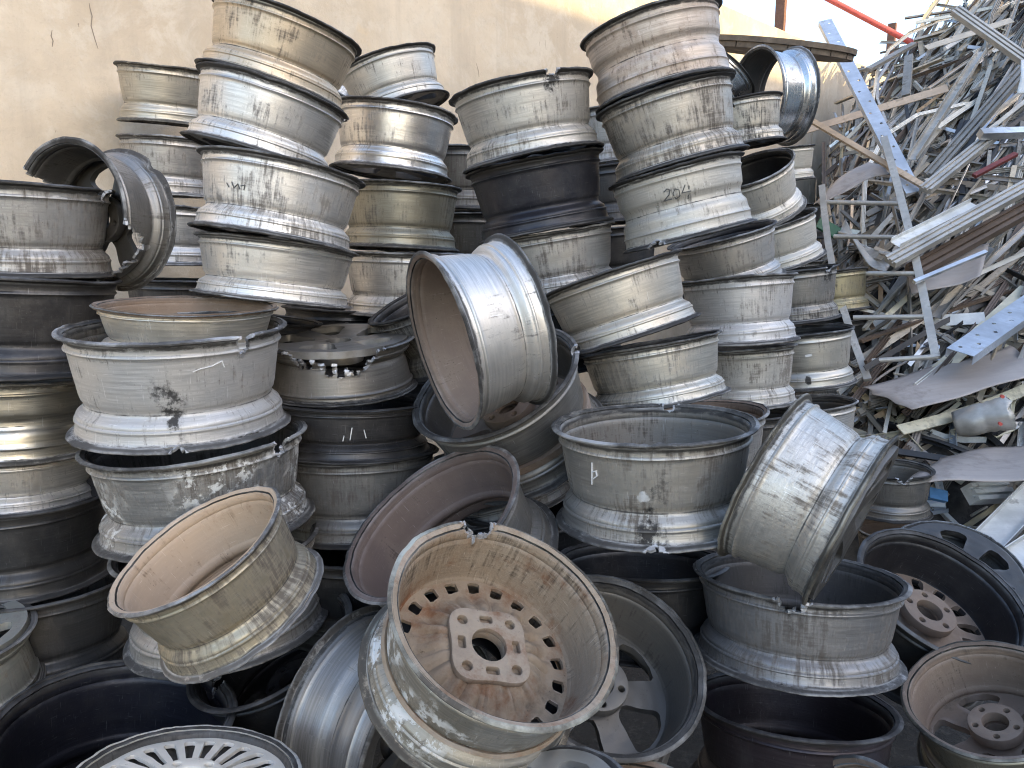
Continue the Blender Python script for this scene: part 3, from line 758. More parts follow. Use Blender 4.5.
wheel('HH3', 'small open grey rim just left of the large taupe panel', 844, 417, 66, 88, 50, D=.37, beta=12, mat='dull', tint=(1.1, 1.1, 1.1), inner='in_dark')
wheel('HH0', 'dark rim in the back row under the yellowish oily one', 834, 320, 70, 86, 46, D=.38, mat='dark')
wheel('II0', 'small chrome rim half hidden between the stack leaning left and the upright far wheel', 722, 72, 80, 128, 30, D=.38, beta=-25, mat='chrome', flange='dark', notch=[])
wheel('II', 'bare bright wheel standing on edge at the far top, under the wooden drum end', 756, 96, 104, 0, 36, D=.52, beta=33, mat='chrome', tint=(.9, .92, .95), flange='bright', inner='in_dark', face=None)
wheel('II3', 'slim cream rim standing below the upright bright far wheel', 787, 148, 58, 88, 50, D=.40, beta=-3, mat='pale', tint=(1, .98, .92), flange='grey')
wheel('II4', 'dark rim under the slim cream one at the far back', 793, 206, 62, 88, 50, D=.42, mat='dark')
wheel('II5', 'grey rim at the far back under the dark one, beside the green scrap', 800, 262, 62, 88, 50, D=.42, mat='dull')

wheel('BC0', 'black rim in the dark gap behind the crushed wheel, under the clean leaning stack', 342, 306, 122, 90, 66, D=.43, mat='black', inner='in_black')
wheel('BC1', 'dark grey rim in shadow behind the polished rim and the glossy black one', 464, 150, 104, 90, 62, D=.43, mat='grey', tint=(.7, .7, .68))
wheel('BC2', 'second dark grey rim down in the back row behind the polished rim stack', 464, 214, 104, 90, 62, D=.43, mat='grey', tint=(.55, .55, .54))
wheel('BC3', 'black rim low in the back row, behind the bright upright rim', 466, 278, 104, 90, 62, D=.43, mat='black', inner='in_black')
wheel('CD1', 'grey rim in the back row peeping out left of the streaky brownish one', 606, 112, 88, 86, 54, D=.43, mat='grey', tint=(1.2, 1.2, 1.2))
wheel('CD2', 'dark rim in the back row below the peeping grey one', 610, 168, 92, 86, 58, D=.43, mat='dark')
wheel('CD3', 'black rim lowest in the back row, beside the pale rim with handwritten digits', 612, 228, 94, 86, 58, D=.43, mat='black', inner='in_black')

# turn the shells into solid metal
dgroup = []
for o, th in finish:
    s = o.modifiers.new('shell', 'SOLIDIFY')
    s.thickness = th
    s.offset = -1.0 if o.name.split('.')[0] in ('barrel', 'back_flange', 'front_flange') else 0.0
    s.use_rim = True
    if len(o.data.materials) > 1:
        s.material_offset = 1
    s.use_quality_normals = True
bpy.context.view_layer.update()
dg = bpy.context.evaluated_depsgraph_get()
for o in [o for o in bpy.data.objects if o.type == 'MESH' and o.modifiers]:
    me = bpy.data.meshes.new_from_object(o.evaluated_get(dg), preserve_all_data_layers=True, depsgraph=dg)
    o.modifiers.clear()
    old = o.data
    o.data = me
    me.shade_smooth()
    me.set_sharp_from_angle(angle=R(42))
    bpy.data.meshes.remove(old)
# ------------------------------------------------------------------ ground, wall, sky
def heap_h(x, y):
    """Height of the scrap heap over the ground."""
    edge = x - (1.62 + max(0, y - 3.9) * 0.30)
    if y < 3.9: edge = x - (1.62 + (3.9 - y) * 0.35)
    k = 1 / (1 + math.exp(-edge / 0.16))
    f = (0.83 + 0.26 * max(0, x - 3.1)) * (y - 3.30)
    top = 3.1 + 1.15 * max(0, min(1.6, (x - 2.6)))
    f = top * (1 - math.exp(-max(0, f) / top * 1.25)) if f > 0 else 0
    b = max(0.0, (y - (7.4 + 0.2 * x)) * 0.9)
    return max(0.0, k * (f + 0.25 * min(1.0, max(0.0, (y - 2.9) / 0.8))) - b)

def mound_h(x, y):
    d = math.hypot((x + 0.15) / 1.9, (y - 1.75) / 1.25)
    return 0.06 * math.exp(-d ** 4)

N = NT('trodden_dirt_dark_gaps')
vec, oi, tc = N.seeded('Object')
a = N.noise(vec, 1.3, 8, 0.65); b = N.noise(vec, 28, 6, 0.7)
c = N.mix(N.ramp(a, 0.35, 0.7), (0.014, 0.013, 0.012), (0.040, 0.035, 0.030))  # dirt coloured near black so shaded gaps between wheels stay dark
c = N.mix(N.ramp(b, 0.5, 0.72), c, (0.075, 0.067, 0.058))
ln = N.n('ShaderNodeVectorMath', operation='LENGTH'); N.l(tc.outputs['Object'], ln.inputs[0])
c = N.mix(N.ramp(N.math('ADD', ln.outputs['Value'], N.math('MULTIPLY', a, 2.0)), 6.0, 8.5), c, N.mix(b, (0.34, 0.315, 0.275), (0.44, 0.41, 0.36)))  # unseen outer yard made pale to bounce sun onto the pile
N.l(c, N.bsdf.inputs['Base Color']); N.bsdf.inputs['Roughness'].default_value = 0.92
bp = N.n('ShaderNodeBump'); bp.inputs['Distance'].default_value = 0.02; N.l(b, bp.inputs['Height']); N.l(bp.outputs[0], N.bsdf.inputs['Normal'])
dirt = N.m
xs = [-400, -120, -40, -15, -8] + [-5 + 0.2 * i for i in range(66)] + [9, 12, 20, 45, 130, 400]
ys = [-400, -120, -40, -15, -6, -3] + [-1 + 0.2 * i for i in range(56)] + [11, 14, 22, 50, 140, 500]
V = [(x, y, mound_h(x, y) + 0.015 * noise.noise(Vector((x * 1.5, y * 1.5, 3)))) for y in ys for x in xs]
F = [(j * len(xs) + i, j * len(xs) + i + 1, (j + 1) * len(xs) + i + 1, (j + 1) * len(xs) + i) for j in range(len(ys) - 1) for i in range(len(xs) - 1)]
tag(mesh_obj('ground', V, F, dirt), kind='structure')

# plastered concrete wall running away to the right
N = NT('stained_plaster')
vec, oi, tc = N.seeded('Object')
a = N.noise(vec, 0.9, 8, 0.62, 0.5); b = N.noise(vec, 4.5, 8, 0.68, 0.4); c_ = N.noise(vec, 60, 5, 0.7)
run = N.noise(N.mapping(vec, (5, 5, 0.45)), 1.0, 6, 0.62)
blot = N.noise(vec, 2.2, 6, 0.6, 0.9)
col = N.mix(N.ramp(a, 0.32, 0.68), (0.46, 0.375, 0.275), (0.58, 0.49, 0.375))
col = N.mix(N.math('MULTIPLY', N.ramp(b, 0.45, 0.62), 0.7), col, (0.59, 0.52, 0.42))
col = N.mix(N.math('MULTIPLY', N.ramp(run, 0.48, 0.68), 0.5), col, (0.40, 0.335, 0.26))
mott = N.noise(vec, 11.0, 9, 0.75, 0.5)
col = N.mix(N.math('MULTIPLY', N.ramp(mott, 0.46, 0.66), 0.26), col, (0.40, 0.345, 0.275))
col = N.mix(N.math('MULTIPLY', N.ramp(blot, 0.60, 0.74), 0.5), col, (0.62, 0.46, 0.26))
spk = N.noise(N.mapping(vec, (26, 26, 9)), 1.0, 4, 0.6, 0.5)
col = N.mix(N.math('MULTIPLY', N.ramp(spk, 0.705, 0.74), 0.6), col, (0.14, 0.11, 0.085))
col = N.mix(N.math('MULTIPLY', N.ramp(c_, 0.55, 0.72), 0.4), col, (0.40, 0.33, 0.25))
N.l(col, N.bsdf.inputs['Base Color']); N.bsdf.inputs['Roughness'].default_value = 0.9
bp = N.n('ShaderNodeBump'); bp.inputs['Distance'].default_value = 0.008; bp.inputs['Strength'].default_value = 0.6
N.l(N.math('ADD', b, N.math('MULTIPLY', c_, 0.5)), bp.inputs['Height']); N.l(bp.outputs[0], N.bsdf.inputs['Normal'])
plaster = N.m
WD = Vector((1, 1, 0)).normalized(); WN = Vector((1, -1, 0)).normalized()
WP = Vector((0, 5.24, 0))
WH = 3.67
def boxmesh(p0, ex, ey, ez):
    vs = [p0 + ex * i + ey * j + ez * k for k in (0, 1) for j in (0, 1) for i in (0, 1)]
    return vs, [(0, 2, 3, 1), (4, 5, 7, 6), (0, 1, 5, 4), (2, 6, 7, 3), (0, 4, 6, 2), (1, 3, 7, 5)]
root = empty('boundary_wall', Matrix.Translation(WP))
tag(root, 'tall beige plaster wall behind the stacked wheel rims, its far top in sun', 'wall')
lengths = [(-9.0, -3.2), (-3.2, 4.45), (4.45, 5.6), (5.6, 10.5), (10.5, 24.0)]
for (s0, s1) in lengths:
    vs, fs = boxmesh(WD * (s0 + 0.004), WD * (s1 - s0 - 0.008), -WN * 0.22, Vector((0, 0, WH)))
    o = mesh_obj('wall_panel', vs, fs, plaster, root, smooth=False)
    bv = o.modifiers.new('bevel', 'BEVEL'); bv.width = 0.008; bv.segments = 2
# hairline cracks in the plaster
dark = simple('crack_line', (0.24, 0.20, 0.155), 0, 0.95, bump=0)
def on_wall(u, v, off=0.0):
    d = at(u, v, 1.0) - CAM
    t = (WP - CAM).dot(WN) / d.dot(WN)
    return CAM + d * t + WN * off
for pts in ([(52, 30), (51, 36), (53, 41), (52, 47)], [(89, 3), (90, 9), (92, 16), (91, 26), (95, 40), (98, 49)], [(476, 63), (478, 70), (479, 77)], [(545, 40), (546, 50)]):
    bm = bmesh.new()
    prev = None
    for k, (u, v) in enumerate(pts):
        p = on_wall(u, v, 0.0015); w_ = 0.0022 if 0 < k < len(pts) - 1 else 0.001
        a_, b_ = bm.verts.new(p - WD * w_), bm.verts.new(p + WD * w_)
        if prev: bm.faces.new((prev[0], prev[1], b_, a_))
        prev = (a_, b_)
    me = bpy.data.meshes.new('crack'); bm.to_mesh(me); bm.free(); me.materials.append(dark)
    o = bpy.data.objects.new('crack', me); link(o, root); o.matrix_parent_inverse = root.matrix_world.inverted()

# warehouse on the camera's side of the yard: its eave throws the shade over the pile
SUN_EL, SUN_AZ = R(24), math.atan2(WN.y, WN.x) + R(6)    # direction towards the sun
wdist = 15.0
shade_z = 3.24
wh_h = shade_z + wdist / math.cos(R(6)) * math.tan(SUN_EL)
vs, fs = boxmesh(WP + WD * -6.0 + WN * wdist, WD * 46, WN * 12, Vector((0, 0, wh_h)))
tag(mesh_obj('warehouse_wall', vs, fs, simple('grey_cladding', (0.30, 0.29, 0.275), 0, 0.7), smooth=False), kind='structure')

# rusty posts behind the wall and the red pole
rusty = simple('rusty_steel', (0.20, 0.095, 0.06), 0.2, 0.8, scale=20)
redp = simple('red_paint', (0.62, 0.10, 0.075), 0.0, 0.45, var=0.15)
def bar(name, mat, p0, p1, prof, parent=None, segs=1, bend=0.0, roll=0.0, twist=0.0, seed=0):
    """Extrude a closed 2D outline between two points, with an optional sag and twist."""
    d = (p1 - p0); L = d.length; d.normalize()
    up = Vector((0, 0, 1)) if abs(d.z) < 0.9 else Vector((0, 1, 0))
    sx = d.cross(up).normalized(); sy = sx.cross(d).normalized()
    n = len(prof)
    vs, fs = [], []
    for i in range(segs + 1):
        f = i / segs
        r = roll + twist * f
        c, s = math.cos(r), math.sin(r)
        ctr = p0 + d * L * f + (sx * c + sy * s) * bend * math.sin(PI * f) * L
        for (x, y) in prof:
            vs.append(ctr + sx * (x * c - y * s) + sy * (x * s + y * c))
    for i in range(segs):
        for j in range(n):
            k = (j + 1) % n
            fs.append((i * n + j, i * n + k, (i + 1) * n + k, (i + 1) * n + j))
    fs.append(tuple(range(n - 1, -1, -1))); fs.append(tuple(segs * n + j for j in range(n)))
    o = mesh_obj(name, vs, fs, mat, parent, smooth=False)
    return o
def P_box(w, h): return [(-w/2, -h/2), (w/2, -h/2), (w/2, h/2), (-w/2, h/2)]
def P_L(w, h, t): return [(0, 0), (w, 0), (w, t), (t, t), (t, h), (0, h)]
def P_U(w, h, t): return [(-w/2, 0), (w/2, 0), (w/2, h), (w/2 - t, h), (w/2 - t, t), (-w/2 + t, t), (-w/2 + t, h), (-w/2, h)]
def P_H(w, h, t): return [(-w/2, -h/2), (w/2, -h/2), (w/2, -h/2 + t), (t/2, -h/2 + t), (t/2, h/2 - t), (w/2, h/2 - t), (w/2, h/2), (-w/2, h/2), (-w/2, h/2 - t), (-t/2, h/2 - t), (-t/2, -h/2 + t), (-w/2, -h/2 + t)]
def P_W(w, h, t): # grooved window profile
    return [(-w/2, -h/2), (w/2, -h/2), (w/2, h/2), (w*.28, h/2), (w*.28, h*.1), (w*.12, h*.1), (w*.12, h/2), (-w*.12, h/2), (-w*.12, h*.2), (-w*.30, h*.2), (-w*.30, h/2), (-w/2, h/2)]
def P_round(r, n=14): return [(r * math.cos(2*PI*i/n), r * math.sin(2*PI*i/n)) for i in range(n)]
def smooth_side(o):
    o.data.shade_smooth(); o.data.set_sharp_from_angle(angle=R(40)); return o

def cam_roll(p0, p1):
    """Roll that turns the outline's +y side towards the open side of the heap."""
    d = (p1 - p0).normalized(); up = Vector((0, 0, 1)) if abs(d.z) < 0.9 else Vector((0, 1, 0))
    sx = d.cross(up).normalized(); sy = sx.cross(d).normalized()
    t = Vector((-0.45, -0.8, 0.4))
    return math.atan2(-t.dot(sx), t.dot(sy))
def wall_at(u, off): 
    p = on_wall(u, 250, off); return Vector((p.x, p.y, 0))
for (u, vtop, lab) in ((781, -12, 'rusty brown post rising behind the wall, cut by the top photo edge'), (892, 23, 'short rusty brown post crossed by the red pole')):
    b0 = wall_at(u, -0.6)
    z = (CAM_ROT.transposed() @ (b0 - CAM)); zz = -z.z
    top = at(u, vtop, zz)
    for _ in range(12):   # keep the post upright
        zz = -(CAM_ROT.transposed() @ (Vector((b0.x, b0.y, top.z)) - CAM)).z
        top = at(u, vtop, zz)
    b0 = Vector((top.x, top.y, 0))
    o = bar('fence_post', rusty, b0, top, P_U(0.095, 0.06, 0.012), roll=0.7)
    tag(o, lab, 'post', 'rusty posts behind the wall')
zz = 8.0
o = smooth_side(bar('red_pole', redp, at(922, 48, 7.2), at(800, -16, 7.6), P_round(0.027), segs=2))
tag(o, 'long red painted pole slanting across the sky above the scrap heap', 'pole')

# round wooden drum end lying on the far wheels
wood = simple('weathered_wood', (0.17, 0.13, 0.095), 0, 0.85, var=0.4, scale=14)
root = empty('cable_drum_end', Matrix.Translation(at(776, 49, 4.75)) @ Matrix.Rotation(R(6), 4, 'Y') @ Matrix.Rotation(R(12), 4, 'X'))
tag(root, 'round weathered wooden drum end lying flat on top of the far bright wheel', 'drum end')
Rd = 0.455
for k in range(7):
    x0, x1 = -Rd + 2 * Rd * k / 7 + 0.003, -Rd + 2 * Rd * (k + 1) / 7 - 0.003
    for layer in range(1):
        pts = []
        for i in range(9):
            x = x0 + (x1 - x0) * i / 8; pts.append((x, -math.sqrt(max(0.0004, Rd * Rd - x * x))))
        pts += [(x, -y) for x, y in reversed(pts)]
        n = len(pts)
        vs = [(x, y, -0.03) for x, y in pts] + [(x, y, 0.0) for x, y in pts]
        fs = [tuple(range(n - 1, -1, -1)), tuple(range(n, 2 * n))] + [(i, (i + 1) % n, n + (i + 1) % n, n + i) for i in range(n)]
        mesh_obj('plank', vs, fs, wood, root, smooth=False)
vs, fs = [], []
for i in range(64):
    a = 2 * PI * i / 64
    for r_, z_ in ((Rd - 0.09, 0.002), (Rd + 0.012, 0.002), (Rd + 0.012, 0.032), (Rd - 0.09, 0.032)): vs.append((r_ * math.cos(a), r_ * math.sin(a), z_))
for i in range(64):
    j = (i + 1) % 64
    for k in range(4): fs.append((i*4 + k, j*4 + k, j*4 + (k+1) % 4, i*4 + (k+1) % 4))
mesh_obj('rim_ring', vs, fs, wood, root, smooth=False)

# ------------------------------------------------------------------ scrap heap
SM = {
 'mill': lambda: simple('mill_aluminium', (0.52, 0.49, 0.44), 0.55, 0.5, scale=6),
 'old': lambda: simple('weathered_aluminium', (0.30, 0.285, 0.26), 0.5, 0.6, scale=6, dirt=0.5),
 'white': lambda: simple('white_coated_aluminium', (0.68, 0.68, 0.66), 0.0, 0.45, scale=5, dirt=0.3),
 'beige': lambda: simple('beige_coated_aluminium', (0.46, 0.40, 0.32), 0.0, 0.55, scale=5, dirt=0.35),
 'bronze': lambda: simple('bronze_coated_aluminium', (0.14, 0.10, 0.075), 0.2, 0.5, scale=5, dirt=0.3),
 'black': lambda: simple('black_coated_aluminium', (0.03, 0.03, 0.032), 0.1, 0.5, scale=5, dirt=0.3, dirt_col=(.12, .11, .10)),
 'blue': lambda: simple('pale_blue_aluminium', (0.52, 0.57, 0.64), 0.5, 0.42, scale=5, dirt=0.2),
 'tan': lambda: simple('tan_coated_strip', (0.50, 0.38, 0.27), 0.0, 0.6, scale=5, dirt=0.3),
 'cream': lambda: simple('cream_coated_strip', (0.66, 0.61, 0.46), 0.0, 0.5, scale=5, dirt=0.25),
 'panel': lambda: simple('taupe_panel_paint', (0.37, 0.325, 0.295), 0.0, 0.5, scale=2.5, var=0.12, dirt=0.2, bump=0.08),
 'bright': lambda: simple('bright_aluminium', (0.70, 0.70, 0.70), 0.9, 0.3, scale=6, dirt=0.15),
 'green': lambda: simple('green_coated_strip', (0.03, 0.13, 0.075), 0.0, 0.5),
 'red': lambda: simple('maroon_coated_strip', (0.17, 0.035, 0.03), 0.0, 0.5),
 'skyblue': lambda: simple('blue_plastic', (0.10, 0.26, 0.52), 0.0, 0.5),
}
def S(k): return SM[k]()
# packed core of the heap
xs = [1.1 + 0.09 * i for i in range(72)]; ys = [3.0 + 0.09 * i for i in range(72)]
V, F = [], []
for y in ys:
    for x in xs:
        h = heap_h(x, y)
        nz = noise.noise(Vector((x * 3.1, y * 3.1, 1))) * 0.12 + noise.noise(Vector((x * 9, y * 9, 2))) * 0.07
        V.append((x, y, max(-0.05, h * 0.93 - 0.10 + nz * min(1, h * 2))))
F = [(j * 72 + i, j * 72 + i + 1, (j + 1) * 72 + i + 1, (j + 1) * 72 + i) for j in range(71) for i in range(71)]
core_mat = simple('packed_scrap', (0.085, 0.08, 0.075), 0.3, 0.7, scale=12, var=0.6, bump=0.8, dirt=0.5, dirt_col=(.03, .028, .025))
tag(mesh_obj('scrap_debris', V, F, core_mat), 'dark packed scrap filling the heap under the loose aluminium strips', 'scrap', kind='stuff')

def heap_normal(x, y):
    e = 0.08
    return Vector((-(heap_h(x + e, y) - heap_h(x - e, y)) / (2 * e), -(heap_h(x, y + e) - heap_h(x, y - e)) / (2 * e), 1)).normalized()
def heap_z(u, v):
    """Depth at which the ray through a photo position meets the heap."""
    z = 2.8
    while z < 12:
        p = at(u, v, z)
        if p.z <= heap_h(p.x, p.y) + 0.02: return z
        z += 0.02
    return 7.0
HZ = lambda u, v, lift=0.08: heap_z(u, v) - lift
OUT = lambda u, v, z: min(z, heap_z(u, v) - 0.10)      # never buried in the heap

kinds = [  # material, outline, length range, weight, label, name, category
 ('mill', lambda r: P_L(r.uniform(.03, .06), r.uniform(.03, .05), .004), (.9, 2.2), 8, 'bare grey aluminium angle strip in the scrap heap'),
 ('mill', lambda r: P_U(r.uniform(.04, .09), r.uniform(.02, .04), .0035), (.8, 2.0), 6, 'bare grey aluminium channel strip in the scrap heap'),
 ('old', lambda r: P_W(r.uniform(.05, .09), r.uniform(.03, .05), .003), (.8, 2.2), 7, 'weathered grey grooved window profile in the scrap heap'),
 ('old', lambda r: P_box(r.uniform(.025, .06), r.uniform(.02, .04)), (.6, 1.8), 5, 'weathered grey box section bar in the scrap heap'),
 ('white', lambda r: P_L(r.uniform(.04, .07), r.uniform(.02, .05), .003), (.6, 1.7), 3, 'white coated angle strip in the scrap heap'),
 ('white', lambda r: P_W(r.uniform(.05, .08), r.uniform(.03, .05), .003), (.8, 2.0), 3, 'white coated grooved profile in the scrap heap'),
 ('beige', lambda r: P_U(r.uniform(.05, .09), r.uniform(.02, .035), .003), (.7, 1.8), 3, 'beige coated channel strip in the scrap heap'),
 ('beige', lambda r: P_box(r.uniform(.05, .10), .004), (.6, 1.5), 2, 'flat beige coated strip in the scrap heap'),
 ('bronze', lambda r: P_W(r.uniform(.05, .08), r.uniform(.03, .05), .003), (.8, 1.9), 3, 'dark bronze grooved profile in the scrap heap'),
 ('black', lambda r: P_box(r.uniform(.04, .08), r.uniform(.006, .03)), (.7, 1.8), 4, 'black coated bar in the scrap heap'),
 ('bright', lambda r: P_box(r.uniform(.03, .07), .004), (.6, 1.6), 6, 'bright flat aluminium strip in the scrap heap'),
 ('tan', lambda r: P_box(r.uniform(.04, .08), .005), (.6, 1.5), 1, 'flat tan coated strip in the scrap heap'),
 ('cream', lambda r: P_L(r.uniform(.04, .07), r.uniform(.02, .04), .003), (.5, 1.4), 2, 'cream coated angle strip in the scrap heap'),
 ('mill', lambda r: P_H(r.uniform(.04, .07), r.uniform(.04, .06), .003), (.7, 1.8), 3, 'bare grey aluminium beam profile in the scrap heap'),
]
NAMES = {'mill': 'aluminium_strip', 'old': 'weathered_strip', 'white': 'white_strip', 'beige': 'beige_strip', 'bronze': 'bronze_strip', 'black': 'black_bar', 'bright': 'bright_strip', 'tan': 'tan_strip', 'cream': 'cream_strip'}
sr = random.Random(5)
bag = [k for k in kinds for _ in range(k[3])]
def strip_pose(k):
    """A lie for one strip on the heap, or None where it would not rest there."""
    y = sr.uniform(3.5, 7.6); x = sr.uniform(1.6, 5.4)
    h = heap_h(x, y)
    if h < 0.12: return None
    u, v, z = project(Vector((x, y, h)))
    if u > 1060 or u < 790 or v < -30: return None
    if sr.random() > 0.35 + 0.65 * min(1, (y - 3.4) / 2.0): return None
    L = sr.uniform(*k[2]) * 1.3
    if y < 4.2: L *= 0.7
    nrm = heap_normal(x, y)
    tx = Vector((1, 0, 0)); tx = (tx - nrm * tx.dot(nrm)).normalized(); ty = nrm.cross(tx)
    q = sr.random()
    ph = R(sr.gauss(42, 11)) if q < 0.72 else (R(sr.gauss(-40, 24)) if q < 0.86 else R(sr.uniform(0, 180)))
    d = tx * math.cos(ph) + ty * math.sin(ph) + nrm * sr.gauss(0, 0.09)
    d.normalize()
    c = Vector((x, y, h)) + nrm * sr.uniform(-0.12, 0.08)
    p0, p1 = c - d * L / 2, c + d * L / 2
    for p in (p0, p1):
        if p.x < 1.72 + max(0, p.y - 3.9) * 0.28 or p.z < 0.02 or p.z > heap_h(p.x, p.y) + 0.35: return None
        pu, pv, pz = project(p)
        if pu < 812 and pv > 60: return None
    return p0, p1
def strip_shape(k): return [(x * .50, y_ * .50) for x, y_ in k[1](sr)]
count = 0
while count < 270:
    k = sr.choice(bag)
    pose = strip_pose(k)
    if pose is None: continue
    o = bar(NAMES[k[0]], S(k[0]), pose[0], pose[1], strip_shape(k), segs=6, bend=sr.gauss(0, 0.015) if sr.random() < .75 else sr.gauss(0, 0.10), roll=(cam_roll(*pose) + sr.gauss(0, .5)) if sr.random() < .7 else sr.uniform(0, 2*PI), twist=sr.gauss(0, .25))
    t = sr.uniform(.7, 1.2); o.color = (t, t * sr.uniform(.96, 1.0), t * sr.uniform(.90, 1.0), 1)
    tag(o, k[4], 'metal strip', k[4].replace(' in the scrap heap', 's') + ' strewn over the heap')
    count += 1
# the rest of the strips, past counting, as one mass
mk_order = list(SM)
MV, MF, MI = [], [], []
count = 0
while count < 1300:
    k = sr.choice(bag)
    pose = strip_pose(k)
    if pose is None: continue
    dn = heap_normal((pose[0].x + pose[1].x) / 2, (pose[0].y + pose[1].y) / 2) * -0.05
    o = bar('loose', S(k[0]), pose[0] + dn, pose[1] + dn, strip_shape(k), segs=3, bend=sr.gauss(0, 0.02), roll=(cam_roll(*pose) + sr.gauss(0, .5)) if sr.random() < .7 else sr.uniform(0, 2*PI), twist=sr.gauss(0, .3))
    b0 = len(MV)
    MV += [v.co.copy() for v in o.data.vertices]
    for p in o.data.polygons: MF.append(tuple(b0 + i for i in p.vertices)); MI.append(mk_order.index(k[0]))
    me = o.data; bpy.data.objects.remove(o); bpy.data.meshes.remove(me)
    count += 1
o = mesh_obj('loose_strip_debris', MV, MF, [S(k) for k in mk_order], smooth=False)
o.data.polygons.foreach_set('material_index', MI)
o.color = (.8, .78, .74, 1)
tag(o, 'tangle of countless smaller aluminium strips filling the scrap heap', 'scrap', kind='stuff')
# short offcuts and shards at the foot of the heap
orr = random.Random(9)
oc = 0
shard_mats = ['mill', 'white', 'beige', 'bright', 'panel', 'black', 'cream', 'blue']
while oc < 150:
    y = orr.uniform(3.05, 4.75); x = orr.uniform(1.75, 3.3)
    h = heap_h(x, y)
    u, v, z = project(Vector((x, y, h)))
    if not (850 < u < 1050 and 330 < v < 640): continue
    mk = orr.choice(shard_mats)
    L = orr.uniform(.06, .34)
    nrm = heap_normal(x, y); a = orr.uniform(0, 2*PI)
    d = (Vector((math.cos(a), math.sin(a), 0)) + Vector((0, 0, orr.gauss(0, .25))))
    d = (d - nrm * d.dot(nrm) * 0.8).normalized()
    c = Vector((x, y, h + orr.uniform(.0, .06)))
    prof = orr.choice([P_box(orr.uniform(.015, .06), .003), P_L(.022, .02, .002), P_U(.03, .02, .002), P_W(.035, .025, .002), P_round(.007, 8), P_box(orr.uniform(.01, .03), .006)])
    o = bar('metal_offcut', S(mk), c - d * L / 2, c + d * L / 2, prof, segs=3, bend=orr.gauss(0, .06), roll=orr.uniform(0, 2*PI), twist=orr.gauss(0, .5))
    nm = {'mill': 'bare grey', 'white': 'white', 'beige': 'beige', 'bright': 'shiny', 'panel': 'taupe', 'black': 'black', 'cream': 'cream', 'blue': 'pale blue'}[mk]
    tag(o, f'short {nm} metal offcut at the foot of the scrap heap', 'offcut', f'short {nm} offcuts at the foot of the heap')
    oc += 1

# --- pieces that stand out on the heap
def piece(name, lab, cat, o):
    o.name = name; tag(o, lab, cat); return o
# perforated pale blue channel
def holed_bar(name, lab, mat, p0, p1, w, h, nh, rad, face_dir, zig=True):
    d = (p1 - p0); L = d.length; d.normalize()
    n = (face_dir - d * face_dir.dot(d)).normalized(); sx = d.cross(n).normalized()
    m4 = Matrix(((sx.x, d.x, n.x, p0.x), (sx.y, d.y, n.y, p0.y), (sx.z, d.z, n.z, p0.z), (0, 0, 0, 1)))
    root = empty(name, m4)
    tag(root, lab, 'perforated bar')
    holes = []
    for i in range(nh):
        y = L * (i + 0.6) / nh
        holes.append(circ((w * 0.18 if i % 2 else -w * 0.18) if zig else 0, y, rad, 12))
    plate('web', [mat], root, [(-w/2, 0), (w/2, 0), (w/2, L), (-w/2, L)], holes, -0.003, 0.003, 0.0005)
    for s in (-1, 1):
        vs, fs = boxmesh(Vector((s * w/2 - (0.0035 if s > 0 else -0.0005), 0, -h)), Vector((0.003, 0, 0)), Vector((0, L, 0)), Vector((0, 0, h - 0.0035)))
        mesh_obj('side_flange', vs, fs, mat, root, smooth=False)
    return root
tocam = lambda p: (CAM - p).normalized()
pa, pb = at(825, 20, 5.7), at(914, 192, OUT(914, 192, 4.75) - .08)
holed_bar('perforated_channel', 'long pale blue perforated channel leaning steeply across the heap', S('blue'), pb, pa, .092, .04, 16, .009, tocam(pa) + Vector((.25, 0, .2)))
pa, pb = at(960, 352, OUT(960, 352, 3.95) - .1), at(1040, 296, OUT(1040, 296, 4.35) - .1)
holed_bar('perforated_rail', 'short pale blue perforated rail lying on the taupe panel at the right', S('blue'), pa, pb, .135, .05, 10, .010, Vector((-.1, -.35, 1)))
# ladder frame
lad = S('mill')
pt, pbm = at(884, 138, OUT(884, 138, 4.95) - .1), at(936, 358, OUT(936, 358, 4.18) - .1)
pl0, pl1 = at(822, 186, 4.95), at(868, 380, OUT(868, 380, 4.35) - .1)
root = empty('aluminium_ladder', Matrix.Translation(pbm))
inv = root.matrix_world.inverted()
tag(root, 'bent aluminium ladder frame with rungs standing at the left edge of the heap', 'ladder')
def lbar(nm, a, b, prof, **k):
    o = bar(nm, lad, a, b, prof, root, **k); o.matrix_parent_inverse = inv; return o
lbar('stile', pbm, pt, P_box(.042, .03), segs=4, bend=.01, roll=.4); lbar('stile', pl1, pl0, P_box(.038, .025), segs=6, bend=-.03, roll=.4)
for fL, fR in ((.10, .34), (.30, .50), (.50, .66), (.72, .84), (.92, .995)):
    a = pl0.lerp(pl1, fL); b = pt.lerp(pbm, fR)
    smooth_side(lbar('rung', a, b + (b - a).normalized() * .01, P_round(.014, 10)))
# long strips one can point to
def lone(name, lab, mat, a, b, prof, za=None, zb=None, cat='metal strip', lift=.12, **k):
    pa = at(a[0], a[1], OUT(a[0], a[1], za) if za else HZ(a[0], a[1], lift)); pb = at(b[0], b[1], OUT(b[0], b[1], zb) if zb else HZ(b[0], b[1], lift))
    k['roll'] = cam_roll(pa, pb) + 0.22
    o = bar(name, S(mat), pa, pb, prof, **k); tag(o, lab, cat); return o
lone('tan_bar', 'long thin tan bar slanting down to the right across the pale blue channel', 'tan', (812, 121), (930, 190), P_box(.035, .02), 5.2, 4.6)
lone('grooved_profile', 'grey grooved profile sticking up out of the heap top at the right', 'mill', (955, 10), (1034, 66), P_W(.065, .04, .003), 5.0, 4.7, roll=2.8)
lone('beige_plank', 'wide beige strip jutting from the heap top under the grooved profile', 'beige', (926, 48), (1012, 20), P_box(.06, .005), 5.6, 5.6, roll=1.4)
